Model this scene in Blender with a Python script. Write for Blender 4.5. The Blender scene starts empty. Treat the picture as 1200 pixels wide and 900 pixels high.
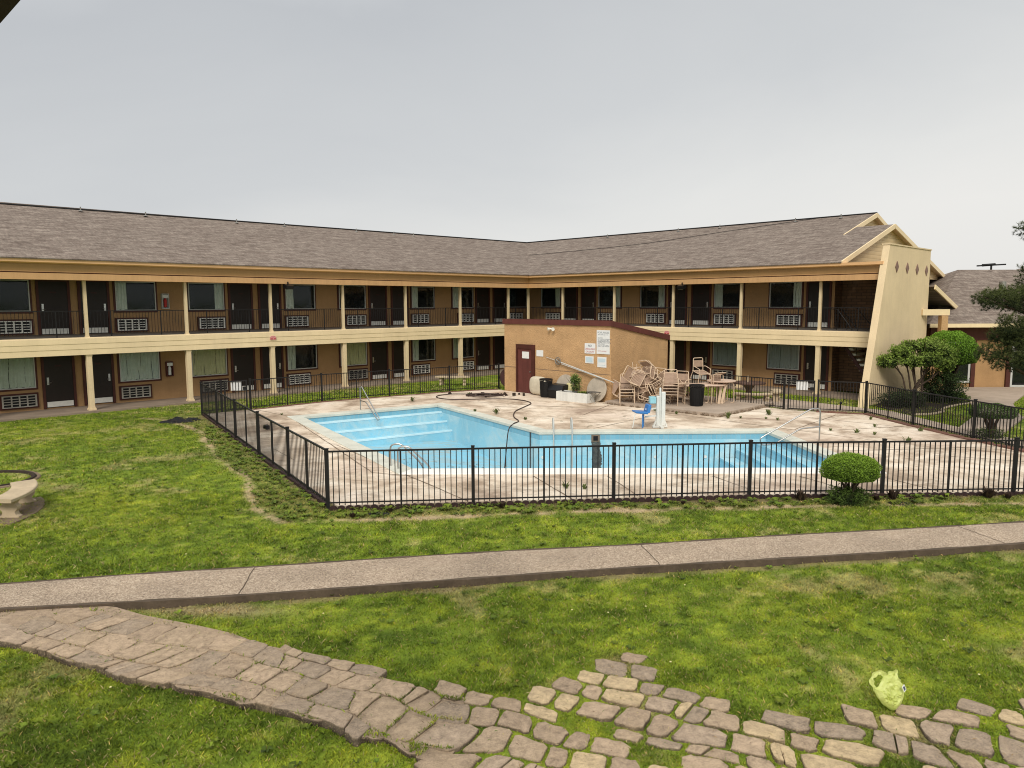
import bpy, bmesh, math, random
import numpy as np
from mathutils import Matrix, Vector, Euler
from mathutils.geometry import delaunay_2d_cdt
random.seed(7); rng=np.random.default_rng(7)
R=math.radians; PI=math.pi
scene=bpy.context.scene; COL=scene.collection

# ------------------------------------------------------------------ site frame
# metres; the photographer stands on an upper walkway at the origin, eyes 4.0 m up, looking along +Y.
# The two motel wings meet at CX,CY; EA runs along the right wing, EB along the left wing.
CX,CY=1.0073,43.9254
EA=Vector((math.cos(.7947),-math.sin(.7947),0))
EB=Vector((EA.y,-EA.x,0))          # exact right angle
def st(s,t,z=0.0): return Vector((CX,CY,z))+EA*s+EB*t

# ------------------------------------------------------------------ object helpers
def link(name,data,mat=None,parent=None,M=None):
    o=bpy.data.objects.new(name,data); COL.objects.link(o)
    if mat is not None and data is not None and not len(data.materials): data.materials.append(mat)
    M=M if M is not None else Matrix.Identity(4)
    o['_w']=0
    WM[o.name]=M.copy()
    if parent is not None:
        o.parent=parent; o.matrix_basis=WM[parent.name].inverted()@M
    else: o.matrix_basis=M
    del o['_w']
    return o
WM={}
def tag(o,label=None,cat=None,group=None,kind=None):
    if label: o['label']=label
    if cat: o['category']=cat
    if group: o['group']=group
    if kind: o['kind']=kind
    return o
def thing(name,label,cat,loc=(0,0,0),rz=0,group=None,M=None):
    M=M if M is not None else Matrix.Translation(Vector(loc))@Matrix.Rotation(rz,4,'Z')
    o=link(name,None,None,None,M); o.empty_display_size=.2
    return tag(o,label,cat,group)
def dup(root,M,label=None,group=None):
    def rec(o,parent):
        c=o.copy(); COL.objects.link(c)
        if parent is None: c.matrix_basis=M; WM[c.name]=M.copy()
        else:
            c.parent=parent; c.matrix_basis=o.matrix_basis.copy(); WM[c.name]=WM[parent.name]@c.matrix_basis
        for ch in KIDS.get(o.name,[]): KIDS.setdefault(c.name,[]).append(rec(ch,c))
        return c
    r=rec(root,None)
    if label: r['label']=label
    if group: r['group']=group
    return r
KIDS={}
_link=link
def link(name,data,mat=None,parent=None,M=None):
    o=_link(name,data,mat,parent,M)
    if parent is not None: KIDS.setdefault(parent.name,[]).append(o)
    return o

class MB:
    def __init__(s): s.v=[];s.f=[];s.uv=None
    def add(s,vs,fs,M=None):
        b=len(s.v)
        for p in vs:
            p=Vector(p); s.v.append(tuple(M@p) if M is not None else tuple(p))
        s.f+=[tuple(i+b for i in f) for f in fs]; return s
    def box(s,x0,x1,y0,y1,z0,z1,M=None):
        return s.add([(x0,y0,z0),(x1,y0,z0),(x1,y1,z0),(x0,y1,z0),(x0,y0,z1),(x1,y0,z1),(x1,y1,z1),(x0,y1,z1)],
          [(0,3,2,1),(4,5,6,7),(0,1,5,4),(1,2,6,5),(2,3,7,6),(3,0,4,7)],M)
    def bar(s,a,b,w,h=None,up=(0,0,1)):
        a=Vector(a);b=Vector(b);d=(b-a);L=d.length;d.normalize();u=Vector(up)
        if abs(d.dot(u))>.98:u=Vector((1,0,0))
        x=d.cross(u).normalized();u=x.cross(d);h=h or w
        M=Matrix((( x.x,d.x,u.x,a.x),(x.y,d.y,u.y,a.y),(x.z,d.z,u.z,a.z),(0,0,0,1)))
        return s.box(-w/2,w/2,0,L,-h/2,h/2,M)
    def prism(s,poly,z0,z1,M=None):
        n=len(poly)
        return s.add([(x,y,z0) for x,y in poly]+[(x,y,z1) for x,y in poly],
          [tuple(range(n))[::-1],tuple(range(n,2*n))]+[(i,(i+1)%n,n+(i+1)%n,n+i) for i in range(n)],M)
    def tube(s,pts,r,seg=8,closed=False,M=None,r2=None):
        pts=[Vector(p) for p in pts];n=len(pts);vs=[];fs=[];prev=None
        for i,p in enumerate(pts):
            if closed: d=pts[(i+1)%n]-pts[i-1]
            else: d=pts[min(i+1,n-1)]-pts[max(i-1,0)]
            d.normalize()
            if prev is None:
                a=Vector((0,0,1)) if abs(d.z)<.9 else Vector((1,0,0)); x=d.cross(a).normalized()
            else: x=(prev-d*prev.dot(d)).normalized()
            y=d.cross(x); prev=x
            rr=r if r2 is None else r+(r2-r)*i/(n-1)
            if isinstance(r,(list,tuple)): rr=r[i]
            for k in range(seg):
                a=2*PI*k/seg; vs.append(p+x*math.cos(a)*rr+y*math.sin(a)*rr)
        m=n if closed else n-1
        for i in range(m):
            for k in range(seg):
                a=i*seg+k;b=i*seg+(k+1)%seg;c=((i+1)%n)*seg+(k+1)%seg;d=((i+1)%n)*seg+k
                fs.append((a,b,c,d))
        if not closed: fs+= [tuple(range(seg))[::-1],tuple((n-1)*seg+k for k in range(seg))]
        return s.add(vs,fs,M)
    def lathe(s,prof,seg=20,M=None,cap=True):
        vs=[];fs=[];n=len(prof)
        for r,z in prof:
            for k in range(seg): a=2*PI*k/seg; vs.append((r*math.cos(a),r*math.sin(a),z))
        for i in range(n-1):
            for k in range(seg): fs.append((i*seg+k,i*seg+(k+1)%seg,(i+1)*seg+(k+1)%seg,(i+1)*seg+k))
        if cap: fs+=[tuple(range(seg))[::-1],tuple((n-1)*seg+k for k in range(seg))]
        return s.add(vs,fs,M)
    def mesh(s,name,smooth=False,uv=None):
        me=bpy.data.meshes.new(name); me.from_pydata(s.v,[],s.f); me.update()
        if smooth:
            me.polygons.foreach_set('use_smooth',[True]*len(me.polygons))
            try: me.set_sharp_from_angle(angle=R(40))
            except Exception: pass
        if uv:
            L=me.uv_layers.new(name='UVMap')
            for p in me.polygons:
                for li in p.loop_indices:
                    L.data[li].uv=uv(me.vertices[me.loops[li].vertex_index].co,p.normal)
        return me
    def build(s,name,mat,parent=None,M=None,smooth=False,uv=None):
        return link(name,s.mesh(name,smooth,uv),mat,parent,M)
def rounded(pts,r=.05,n=4):
    """round the inner corners of an open polyline"""
    pts=[Vector(p) for p in pts]; out=[pts[0]]
    for i in range(1,len(pts)-1):
        a,b,c=pts[i-1],pts[i],pts[i+1]; u=(a-b);v=(c-b); k=min(r,u.length*.45,v.length*.45)
        p=b+u.normalized()*k;q=b+v.normalized()*k
        for j in range(n+1):
            t=j/n; out.append(p*(1-t)**2+b*2*t*(1-t)+q*t*t)
    out.append(pts[-1]); return out
def spline(pts,n=6):
    pts=[Vector(p) for p in pts];out=[]
    for i in range(len(pts)-1):
        p0=pts[max(i-1,0)];p1=pts[i];p2=pts[i+1];p3=pts[min(i+2,len(pts)-1)]
        for j in range(n):
            t=j/n; out.append(.5*((2*p1)+(p2-p0)*t+(2*p0-5*p1+4*p2-p3)*t*t+(3*p1-p0-3*p2+p3)*t**3))
    out.append(pts[-1]);return out
def sweep(name,prof,t1,s1,mat,parent,closed=True,uv=False,t0=None,zfn=None):
    """extrude a profile of (o,z) round both wings; o = metres in front of the column line"""
    mb=MB();n=len(prof);cols=[]
    for k in range(3):
        for (o,z) in prof:
            p=st(o,t1,z) if k==0 else (st(o,o,z) if k==1 else st(s1,o,z)); mb.v.append(tuple(p))
    rng_=range(n) if closed else range(n-1)
    for k in range(2):
        for i in rng_:
            j=(i+1)%n; mb.f.append((k*n+i,k*n+j,(k+1)*n+j,(k+1)*n+i))
    if closed: mb.f+=[tuple(range(n))[::-1],tuple(2*n+i for i in range(n))]
    me=mb.mesh(name)
    return link(name,me,mat,parent)

# ------------------------------------------------------------------ materials
def newmat(name):
    m=bpy.data.materials.new(name); m.use_nodes=True; nt=m.node_tree; nt.nodes.clear()
    out=nt.nodes.new('ShaderNodeOutputMaterial'); b=nt.nodes.new('ShaderNodeBsdfPrincipled')
    nt.links.new(b.outputs[0],out.inputs[0]); return m,nt,b,out
def N(nt,t,**k):
    n=nt.nodes.new(t)
    for a,v in k.items():
        if a in n.inputs: n.inputs[a].default_value=v
        else: setattr(n,a,v)
    return n
def noise(nt,scale,detail=4,rough=.6,coord=None,dist=0):
    n=N(nt,'ShaderNodeTexNoise'); n.inputs['Scale'].default_value=scale; n.inputs['Detail'].default_value=detail
    n.inputs['Roughness'].default_value=rough; n.inputs['Distortion'].default_value=dist
    if coord is not None: nt.links.new(coord,n.inputs['Vector'])
    return n
def ramp(nt,fac,stops,interp='LINEAR'):
    r=N(nt,'ShaderNodeValToRGB'); r.color_ramp.interpolation=interp
    while len(r.color_ramp.elements)>1: r.color_ramp.elements.remove(r.color_ramp.elements[-1])
    r.color_ramp.elements[0].position=stops[0][0]; r.color_ramp.elements[0].color=(*stops[0][1],1)
    for p,c in stops[1:]:
        e=r.color_ramp.elements.new(p); e.color=(*c,1)
    nt.links.new(fac,r.inputs[0]); return r
def g3(v): return (v,v,v)
def mix(nt,fac,a,b,mode='MIX'):
    m=N(nt,'ShaderNodeMix'); m.data_type='RGBA'; m.blend_type=mode
    for i,x in ((0,fac),(6,a),(7,b)):
        if hasattr(x,'is_linked') or hasattr(x,'links'): nt.links.new(x,m.inputs[i])
        else: m.inputs[i].default_value=(*x,1) if isinstance(x,(tuple,list)) else x
    return m.outputs[2]
def bump(nt,b,h,strength=.3,dist=.01):
    n=N(nt,'ShaderNodeBump'); n.inputs['Strength'].default_value=strength; n.inputs['Distance'].default_value=dist
    nt.links.new(h,n.inputs['Height']); nt.links.new(n.outputs[0],b.inputs['Normal'])
def weathered(name,col,var=.15,scale=1.2,fine=40,rough=.75,metal=0,bumps=.25,dark=.0,streak=0,spec=.3,bdist=.01):
    m,nt,b,_=newmat(name); tc=N(nt,'ShaderNodeTexCoord'); ob=tc.outputs['Object']
    n1=noise(nt,scale,6,.65,ob); n2=noise(nt,fine,3,.6,ob)
    lo=tuple(c*(1-var) for c in col); hi=tuple(min(1,c*(1+var)) for c in col)
    c1=ramp(nt,n1.outputs[0],[(.3,lo),(.7,hi)]).outputs[0]
    f2=ramp(nt,n2.outputs[0],[(.3,g3(1-var*.7)),(.7,g3(1.0))]).outputs[0]
    c=mix(nt,1.0,c1,f2,'MULTIPLY')
    if streak:
        mp=N(nt,'ShaderNodeMapping'); mp.inputs['Scale'].default_value=(3,3,.25); nt.links.new(ob,mp.inputs[0])
        n3=noise(nt,1.6,5,.7,mp.outputs[0]); s=ramp(nt,n3.outputs[0],[(.35,g3(1-streak)),(.6,g3(1.0))]).outputs[0]
        c=mix(nt,1.0,c,s,'MULTIPLY')
    nt.links.new(c,b.inputs['Base Color']); b.inputs['Roughness'].default_value=rough; b.inputs['Metallic'].default_value=metal
    b.inputs['Specular IOR Level'].default_value=spec
    if bumps: bump(nt,b,n2.outputs[0],bumps,bdist)
    return m
M={}
M['stucco']=weathered('ochre_stucco',(.40,.24,.112),.12,.8,30,.9,bumps=.5,streak=.05,bdist=.02)
M['house']=weathered('tan_stucco',(.53,.33,.165),.15,1.6,22,.9,bumps=.8,streak=.03,bdist=.04)
M['cream']=weathered('cream_paint',(.80,.64,.40),.07,.9,30,.6,bumps=.12,streak=.05)
M['fascia']=weathered('tan_fascia_paint',(.56,.335,.155),.08,.7,30,.55,bumps=.1,streak=.12)
M['fascia_shaded']=weathered('tan_fascia_painted_shade',(.40,.235,.10),.08,.7,30,.6,bumps=.1,streak=.06)  # darker copy of the fascia colour, painted shade for the recessed cove
M['fascia_hi']=weathered('eave_trim_paint',(.74,.45,.22),.08,.7,30,.5,bumps=.1)
M['fin']=weathered('cream_stucco',(.72,.57,.36),.09,.6,28,.85,bumps=.4,streak=.05,bdist=.02)
M['post']=weathered('column_paint',(.74,.59,.37),.08,1.5,20,.6,bumps=.15,streak=.15)
M['door']=weathered('dark_brown_door_paint',(.020,.013,.010),.2,1.5,25,.5,bumps=.1)
M['trim']=weathered('dark_red_trim',(.075,.022,.015),.2,2,25,.6,bumps=.1)
M['maroon']=weathered('maroon_paint',(.13,.04,.032),.15,1.2,25,.6,bumps=.15,streak=.2)
M['white']=weathered('worn_white_paint',(.72,.72,.68),.08,3,30,.5,bumps=.1,streak=.15)
M['plate']=weathered('kick_plate_white',(.70,.69,.63),.12,3,30,.45,bumps=.1)
M['wframe']=weathered('window_aluminium',(.50,.50,.47),.08,4,30,.4,bumps=.05)
M['grille']=weathered('pale_grille',(.78,.77,.70),.12,3,30,.5,bumps=.05)
M['dgrille']=weathered('dirty_grille',(.36,.34,.29),.2,3,30,.6,bumps=.05)
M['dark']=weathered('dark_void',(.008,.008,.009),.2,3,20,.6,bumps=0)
M['iron']=weathered('black_iron_paint',(.012,.011,.011),.25,6,60,.55,bumps=.1)
M['black']=weathered('black_plastic',(.010,.010,.011),.2,4,40,.38,bumps=.1)
M['soffit']=weathered('dark_soffit',(.16,.10,.055),.12,1,20,.8,bumps=.1)
M['floor2']=weathered('balcony_floor',(.13,.115,.10),.2,2,20,.8,bumps=.2)
M['curtainW']=weathered('white_curtain',(.78,.80,.70),.08,5,40,.9,bumps=.1)
M['curtainY']=weathered('yellowed_curtain',(.78,.72,.42),.08,5,40,.9,bumps=.1)
M['blind']=weathered('grey_sheer_curtain',(.42,.45,.43),.06,5,40,.9,bumps=.1)
M['steel']=weathered('brushed_steel',(.50,.50,.49),.1,6,60,.28,1.0,bumps=.05)
M['dullsteel']=weathered('dull_metal',(.33,.32,.29),.15,6,60,.45,.8,bumps=.1)
M['red']=weathered('red_paint',(.45,.03,.025),.1,6,40,.5,bumps=0)
M['pinksign']=weathered('faded_red_sign',(.66,.26,.26),.2,8,40,.6,bumps=0)
M['paper']=weathered('paper_white',(.72,.73,.72),.05,6,40,.7,bumps=0)
M['paperblue']=weathered('paper_pale_blue',(.50,.62,.68),.06,6,40,.7,bumps=0)
M['ink']=weathered('dark_ink',(.06,.08,.11),.1,6,40,.7,bumps=0)
M['redink']=weathered('red_ink',(.42,.06,.06),.1,6,40,.7,bumps=0)
M['chair']=weathered('tan_strap_vinyl',(.36,.25,.18),.18,5,40,.55,bumps=.15)
M['chairframe']=weathered('tan_frame_enamel',(.64,.49,.35),.18,6,40,.45,bumps=.1)
M['tabletop']=weathered('aged_table_top',(.60,.45,.35),.14,4,40,.5,bumps=.1)
M['disc']=weathered('weathered_round_board',(.46,.40,.32),.16,3,30,.8,bumps=.3,streak=.1)
M['discw']=weathered('cream_fibreglass',(.60,.54,.42),.12,3,30,.6,bumps=.2,streak=.1)
M['rust']=weathered('dark_red_metal',(.05,.016,.014),.3,5,40,.6,bumps=.2)
M['blue']=weathered('blue_plastic',(.05,.20,.50),.12,5,40,.35,bumps=.05)
M['lblue']=weathered('pale_blue_plastic',(.30,.58,.65),.12,5,40,.35,bumps=.05)
M['yellow']=weathered('pale_yellow_plastic',(.72,.65,.33),.1,5,40,.5,bumps=.05)
M['concrete']=weathered('pitted_concrete',(.50,.40,.27),.16,3,45,.9,bumps=.5)
M['concdark']=weathered('stained_concrete',(.20,.145,.10),.25,5,45,.9,bumps=.5)
M['picnic']=weathered('dark_stained_table_top',(.10,.055,.04),.25,5,45,.7,bumps=.3)
M['hose']=weathered('dark_rubber_hose',(.045,.028,.025),.2,6,40,.5,bumps=.05)
M['bark']=weathered('rough_bark',(.085,.058,.042),.3,6,30,.9,bumps=.8,bdist=.03)
M['brickred']=weathered('worn_red_brick_edging',(.19,.095,.07),.3,5,30,.9,bumps=.6,bdist=.02)
M['scallop']=weathered('dark_scalloped_edging',(.035,.018,.017),.3,5,30,.8,bumps=.4)
M['soilm']=weathered('dark_soil',(.035,.024,.016),.3,5,30,.95,bumps=.6)
M['clothblk']=weathered('black_weed_cloth',(.012,.012,.015),.3,5,30,.6,bumps=.4)
M['roofdark']=weathered('dark_eave_board',(.035,.020,.010),.2,4,30,.8,bumps=.2)
M['lensw']=weathered('frosted_lamp_lens',(.75,.74,.66),.05,5,40,.3,bumps=0)
M['wire']=weathered('black_cable',(.01,.01,.01),.1,5,40,.6,bumps=0)
def glassmat():
    m,nt,b,out=newmat('dark_window_glass'); nt.nodes.remove(b)
    t=N(nt,'ShaderNodeBsdfTransparent'); t.inputs[0].default_value=(.88,.90,.89,1)
    g=N(nt,'ShaderNodeBsdfGlossy'); g.inputs['Roughness'].default_value=.06; g.inputs[0].default_value=(.75,.8,.82,1)
    tc=N(nt,'ShaderNodeTexCoord'); nn=noise(nt,1.3,2,.5,tc.outputs['Object']); bp=N(nt,'ShaderNodeBump'); bp.inputs['Strength'].default_value=.12; bp.inputs['Distance'].default_value=.02
    nt.links.new(nn.outputs[0],bp.inputs['Height']); nt.links.new(bp.outputs[0],g.inputs['Normal'])
    f=N(nt,'ShaderNodeFresnel'); f.inputs['IOR'].default_value=1.28
    mx=N(nt,'ShaderNodeMixShader'); nt.links.new(f.outputs[0],mx.inputs[0]); nt.links.new(t.outputs[0],mx.inputs[1]); nt.links.new(g.outputs[0],mx.inputs[2])
    nt.links.new(mx.outputs[0],out.inputs[0]); return m
M['glass']=glassmat()
def shingles():
    m,nt,b,_=newmat('asphalt_shingles'); tc=N(nt,'ShaderNodeTexCoord'); uv=tc.outputs['UV']
    def cells(sx,sy,seed):
        mp=N(nt,'ShaderNodeMapping'); mp.inputs['Scale'].default_value=(sx,sy,1); mp.inputs['Location'].default_value=(seed,seed*.7,0); nt.links.new(uv,mp.inputs[0])
        br=N(nt,'ShaderNodeTexBrick'); br.inputs['Scale'].default_value=1; br.inputs['Brick Width'].default_value=1; br.inputs['Row Height'].default_value=1
        br.inputs['Mortar Size'].default_value=0; br.inputs['Color1'].default_value=(0,0,0,1); br.inputs['Color2'].default_value=(1,1,1,1); br.offset=.5
        nt.links.new(mp.outputs[0],br.inputs[0]); return br,mp
    b1,_m=cells(3.1,7.0,0); b2,_m=cells(1.9,7.0,13.37)
    f=mix(nt,.5,b1.outputs[0],b2.outputs[0])
    mpb=N(nt,'ShaderNodeMapping'); mpb.inputs['Scale'].default_value=(7.5,2.6,1); nt.links.new(uv,mpb.inputs[0]); mot=noise(nt,1.0,4,.75,mpb.outputs[0],.4); big=noise(nt,.35,5,.6,uv); fine=noise(nt,14,3,.7,uv)
    c=ramp(nt,f,[(0,(.145,.113,.094)),(.35,(.19,.151,.127)),(.65,(.23,.188,.158)),(1,(.285,.237,.20))]).outputs[0]
    c=mix(nt,1.0,c,ramp(nt,big.outputs[0],[(.3,g3(.95)),(.7,g3(1.04))]).outputs[0],'MULTIPLY')
    c=mix(nt,1.0,c,ramp(nt,mot.outputs[0],[(.34,g3(.74)),(.5,g3(.97)),(.66,g3(1.22))]).outputs[0],'MULTIPLY')
    c=mix(nt,1.0,c,ramp(nt,fine.outputs[0],[(.3,g3(.78)),(.7,g3(1.12))]).outputs[0],'MULTIPLY')
    nt.links.new(c,b.inputs['Base Color']); b.inputs['Roughness'].default_value=.95; b.inputs['Specular IOR Level'].default_value=.15
    wv=N(nt,'ShaderNodeTexWave'); wv.wave_type='BANDS'; wv.bands_direction='Y'; wv.wave_profile='SAW'; wv.inputs['Scale'].default_value=7.0/(2*PI)*PI/ (PI) 
    nt.links.new(uv,wv.inputs[0]); h=mix(nt,.6,wv.outputs[0],f); bump(nt,b,h,.5,.015)
    return m
M['shingle']=shingles()
def siding():
    m,nt,b,_=newmat('cream_lap_siding'); tc=N(nt,'ShaderNodeTexCoord'); sx=N(nt,'ShaderNodeSeparateXYZ'); nt.links.new(tc.outputs['Object'],sx.inputs[0])
    mm=N(nt,'ShaderNodeMath',operation='MULTIPLY'); mm.inputs[1].default_value=1/.17; nt.links.new(sx.outputs[2],mm.inputs[0])
    fr=N(nt,'ShaderNodeMath',operation='FRACT'); nt.links.new(mm.outputs[0],fr.inputs[0])
    c=ramp(nt,fr.outputs[0],[(0,(.36,.24,.11)),(.12,(.70,.52,.28)),(1,(.78,.60,.34))]).outputs[0]
    n=noise(nt,2,4,.6,tc.outputs['Object']); c=mix(nt,1.0,c,ramp(nt,n.outputs[0],[(.3,g3(.88)),(.7,g3(1))]).outputs[0],'MULTIPLY')
    nt.links.new(c,b.inputs['Base Color']); b.inputs['Roughness'].default_value=.6; bump(nt,b,fr.outputs[0],.6,.02); return m
M['siding']=siding()
def brickwall(name,c1,c2,mo):
    m,nt,b,_=newmat(name); tc=N(nt,'ShaderNodeTexCoord')
    mp=N(nt,'ShaderNodeMapping'); nt.links.new(tc.outputs['UV'],mp.inputs[0])
    br=N(nt,'ShaderNodeTexBrick'); br.inputs['Scale'].default_value=1; br.inputs['Brick Width'].default_value=.42; br.inputs['Row Height'].default_value=.13
    br.inputs['Mortar Size'].default_value=.012; br.inputs['Color1'].default_value=(*c1,1); br.inputs['Color2'].default_value=(*c2,1); br.inputs['Mortar'].default_value=(*mo,1)
    nt.links.new(mp.outputs[0],br.inputs[0]); n=noise(nt,6,4,.6,tc.outputs['Object'])
    c=mix(nt,1.0,br.outputs[0],ramp(nt,n.outputs[0],[(.3,g3(.75)),(.7,g3(1.1))]).outputs[0],'MULTIPLY')
    nt.links.new(c,b.inputs['Base Color']); b.inputs['Roughness'].default_value=.9; bump(nt,b,br.outputs[1],-.5,.02); return m
M['brick']=brickwall('brown_brick',(.20,.115,.06),(.14,.078,.042),(.07,.045,.03))
def attrmat(name,rough=.9,fine=60,fa=.25,bstr=.3,bdist=.01,trans=0,spec=.2):
    m,nt,b,out=newmat(name); a=N(nt,'ShaderNodeAttribute'); a.attribute_name='col'; tc=N(nt,'ShaderNodeTexCoord')
    n=noise(nt,fine,4,.7,tc.outputs['Object']); c=mix(nt,1.0,a.outputs['Color'],ramp(nt,n.outputs[0],[(.28,g3(1-fa)),(.72,g3(1+fa*.7))]).outputs[0],'MULTIPLY')
    nt.links.new(c,b.inputs['Base Color']); b.inputs['Roughness'].default_value=rough; b.inputs['Specular IOR Level'].default_value=spec
    if bstr: bump(nt,b,n.outputs[0],bstr,bdist)
    if trans:
        tr=N(nt,'ShaderNodeBsdfTranslucent'); nt.links.new(c,tr.inputs[0]); mx=N(nt,'ShaderNodeMixShader'); mx.inputs[0].default_value=trans
        nt.links.new(b.outputs[0],mx.inputs[1]); nt.links.new(tr.outputs[0],mx.inputs[2]); nt.links.new(mx.outputs[0],out.inputs[0])
    return m
M['lawn']=attrmat('lawn_ground',.95,22,.35,.6,.03)
M['blade']=attrmat('grass_blades',.8,3,.15,0,0,.1)
M['leaf']=attrmat('leaves',.75,3,.1,0,0,.12,.35)
M['needle']=attrmat('pine_needles',.7,3,.1,0,0,.15)
def stonemat():
    m,nt,b,out=newmat('flagstone'); a=N(nt,'ShaderNodeAttribute'); a.attribute_name='col'; ob=N(nt,'ShaderNodeTexCoord').outputs['Object']
    n=noise(nt,11,6,.75,ob); n2=noise(nt,60,4,.75,ob); n3=noise(nt,2.2,5,.7,ob,.5)
    c=mix(nt,1.0,a.outputs['Color'],ramp(nt,n.outputs[0],[(.3,g3(.62)),(.5,g3(1.0)),(.72,g3(1.3))]).outputs[0],'MULTIPLY')
    c=mix(nt,ramp(nt,n3.outputs[0],[(.5,g3(0)),(.66,g3(.5))]).outputs[0],c,(.40,.30,.20))
    c=mix(nt,ramp(nt,n2.outputs[0],[(.56,g3(0)),(.66,g3(.75))]).outputs[0],c,(.52,.40,.25))
    c=mix(nt,1.0,c,ramp(nt,n2.outputs[0],[(.3,g3(.72)),(.5,g3(1.0))]).outputs[0],'MULTIPLY')
    nt.links.new(c,b.inputs['Base Color']); b.inputs['Roughness'].default_value=.92; b.inputs['Specular IOR Level'].default_value=.15
    h=mix(nt,.4,n.outputs[0],n2.outputs[0]); bump(nt,b,h,.9,.03); return m
M['stone']=stonemat()
def deckmat():
    m,nt,b,_=newmat('stained_pool_deck'); tc=N(nt,'ShaderNodeTexCoord'); ob=tc.outputs['Object']
    n1=noise(nt,.55,7,.68,ob,.6); n2=noise(nt,.22,4,.6,ob,.4); n3=noise(nt,38,4,.75,ob)
    mp=N(nt,'ShaderNodeMapping'); mp.inputs['Rotation'].default_value=(0,0,R(-30)); mp.inputs['Scale'].default_value=(.75,1.15,1); nt.links.new(ob,mp.inputs[0])
    n4=noise(nt,1.3,7,.72,mp.outputs[0],.8)
    c=ramp(nt,n1.outputs[0],[(.34,(.27,.19,.13)),(.43,(.50,.39,.285)),(.52,(.70,.585,.455)),(.66,(.84,.745,.615))]).outputs[0]
    c=mix(nt,ramp(nt,n2.outputs[0],[(.5,g3(0)),(.68,g3(.40))]).outputs[0],c,(.64,.49,.41))
    c=mix(nt,ramp(nt,n4.outputs[0],[(.34,g3(.85)),(.50,g3(0))]).outputs[0],c,(.33,.245,.17))
    c=mix(nt,1.0,c,ramp(nt,n3.outputs[0],[(.3,g3(.84)),(.65,g3(1.04))]).outputs[0],'MULTIPLY')
    n5=noise(nt,1.1,6,.75,ob,1.2); c=mix(nt,ramp(nt,n5.outputs[0],[(.61,g3(0)),(.68,g3(.75))]).outputs[0],c,(.19,.16,.10))
    nt.links.new(c,b.inputs['Base Color']); b.inputs['Roughness'].default_value=.88; bump(nt,b,n3.outputs[0],.3,.01); return m
M['deck']=deckmat()
def aggregate():
    m,nt,b,_=newmat('exposed_aggregate'); tc=N(nt,'ShaderNodeTexCoord'); ob=tc.outputs['Object']
    v=N(nt,'ShaderNodeTexVoronoi'); v.inputs['Scale'].default_value=70; nt.links.new(ob,v.inputs['Vector'])
    sx=N(nt,'ShaderNodeSeparateColor'); nt.links.new(v.outputs['Color'],sx.inputs[0])
    c=ramp(nt,sx.outputs[0],[(0,(.20,.145,.10)),(.3,(.32,.24,.17)),(.7,(.44,.345,.25)),(1,(.60,.49,.37))]).outputs[0]
    n=noise(nt,.8,6,.65,ob); c=mix(nt,1.0,c,ramp(nt,n.outputs[0],[(.3,g3(.74)),(.7,g3(1.08))]).outputs[0],'MULTIPLY')
    nt.links.new(c,b.inputs['Base Color']); b.inputs['Roughness'].default_value=.9; bump(nt,b,v.outputs[0],.5,.01); return m
M['agg']=aggregate()
M['aggedge']=weathered('dark_walk_edge',(.10,.073,.05),.3,4,30,.95,bumps=.6)  # dark brown for the walk edges, joints and litter
M['walk']=weathered('pale_concrete_path',(.40,.32,.25),.16,1.5,40,.9,bumps=.3)
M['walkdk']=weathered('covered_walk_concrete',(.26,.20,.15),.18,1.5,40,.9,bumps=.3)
M['coping']=weathered('pool_coping',(.60,.60,.52),.16,1.6,40,.8,bumps=.3)
M['copingw']=weathered('white_pool_coping',(.80,.78,.74),.06,1.6,40,.75,bumps=.2)
def poolpaint(name,col,debris=False,patch=True):
    m,nt,b,_=newmat(name); tc=N(nt,'ShaderNodeTexCoord'); ob=tc.outputs['Object']
    n1=noise(nt,1.1,6,.7,ob,.5); n2=noise(nt,.3,3,.5,ob); n3=noise(nt,25,3,.7,ob)
    c=ramp(nt,n2.outputs[0],[(.3,tuple(x*.86 for x in col)),(.7,tuple(min(1,x*1.12) for x in col))]).outputs[0]
    if patch: c=mix(nt,ramp(nt,n1.outputs[0],[(.47,g3(0)),(.60,g3(.75))]).outputs[0],c,(.50,.66,.70))
    c=mix(nt,1.0,c,ramp(nt,n3.outputs[0],[(.3,g3(.9)),(.7,g3(1.03))]).outputs[0],'MULTIPLY')
    if debris:
        mp=N(nt,'ShaderNodeMapping'); mp.inputs['Scale'].default_value=(.55,1.5,1); nt.links.new(ob,mp.inputs[0])
        n4=noise(nt,1.0,8,.78,mp.outputs[0],1.0); c=mix(nt,ramp(nt,n4.outputs[0],[(.48,g3(0)),(.60,g3(.8))]).outputs[0],c,(.40,.40,.33))
    nt.links.new(c,b.inputs['Base Color']); b.inputs['Roughness'].default_value=.42; b.inputs['Specular IOR Level'].default_value=.4; return m
M['pool']=poolpaint('blue_pool_paint',(.30,.58,.70))
M['poolfloor']=poolpaint('blue_pool_floor',(.25,.56,.72),True,False)
M['poolstep']=poolpaint('pool_step_paint',(.27,.57,.71))
M['nosing']=poolpaint('pale_step_nosing',(.58,.77,.83),False,False)
def tileband():
    m,nt,b,_=newmat('pool_tile_band'); tc=N(nt,'ShaderNodeTexCoord'); br=N(nt,'ShaderNodeTexBrick')
    br.inputs['Scale'].default_value=1; br.offset=0; br.inputs['Brick Width'].default_value=.15; br.inputs['Row Height'].default_value=.15; br.inputs['Mortar Size'].default_value=.006
    br.inputs['Color1'].default_value=(.17,.40,.52,1); br.inputs['Color2'].default_value=(.22,.46,.57,1); br.inputs['Mortar'].default_value=(.30,.42,.46,1)
    nt.links.new(tc.outputs['UV'],br.inputs[0]); nt.links.new(br.outputs[0],b.inputs['Base Color']); b.inputs['Roughness'].default_value=.25; return m
M['tile']=tileband()
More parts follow.
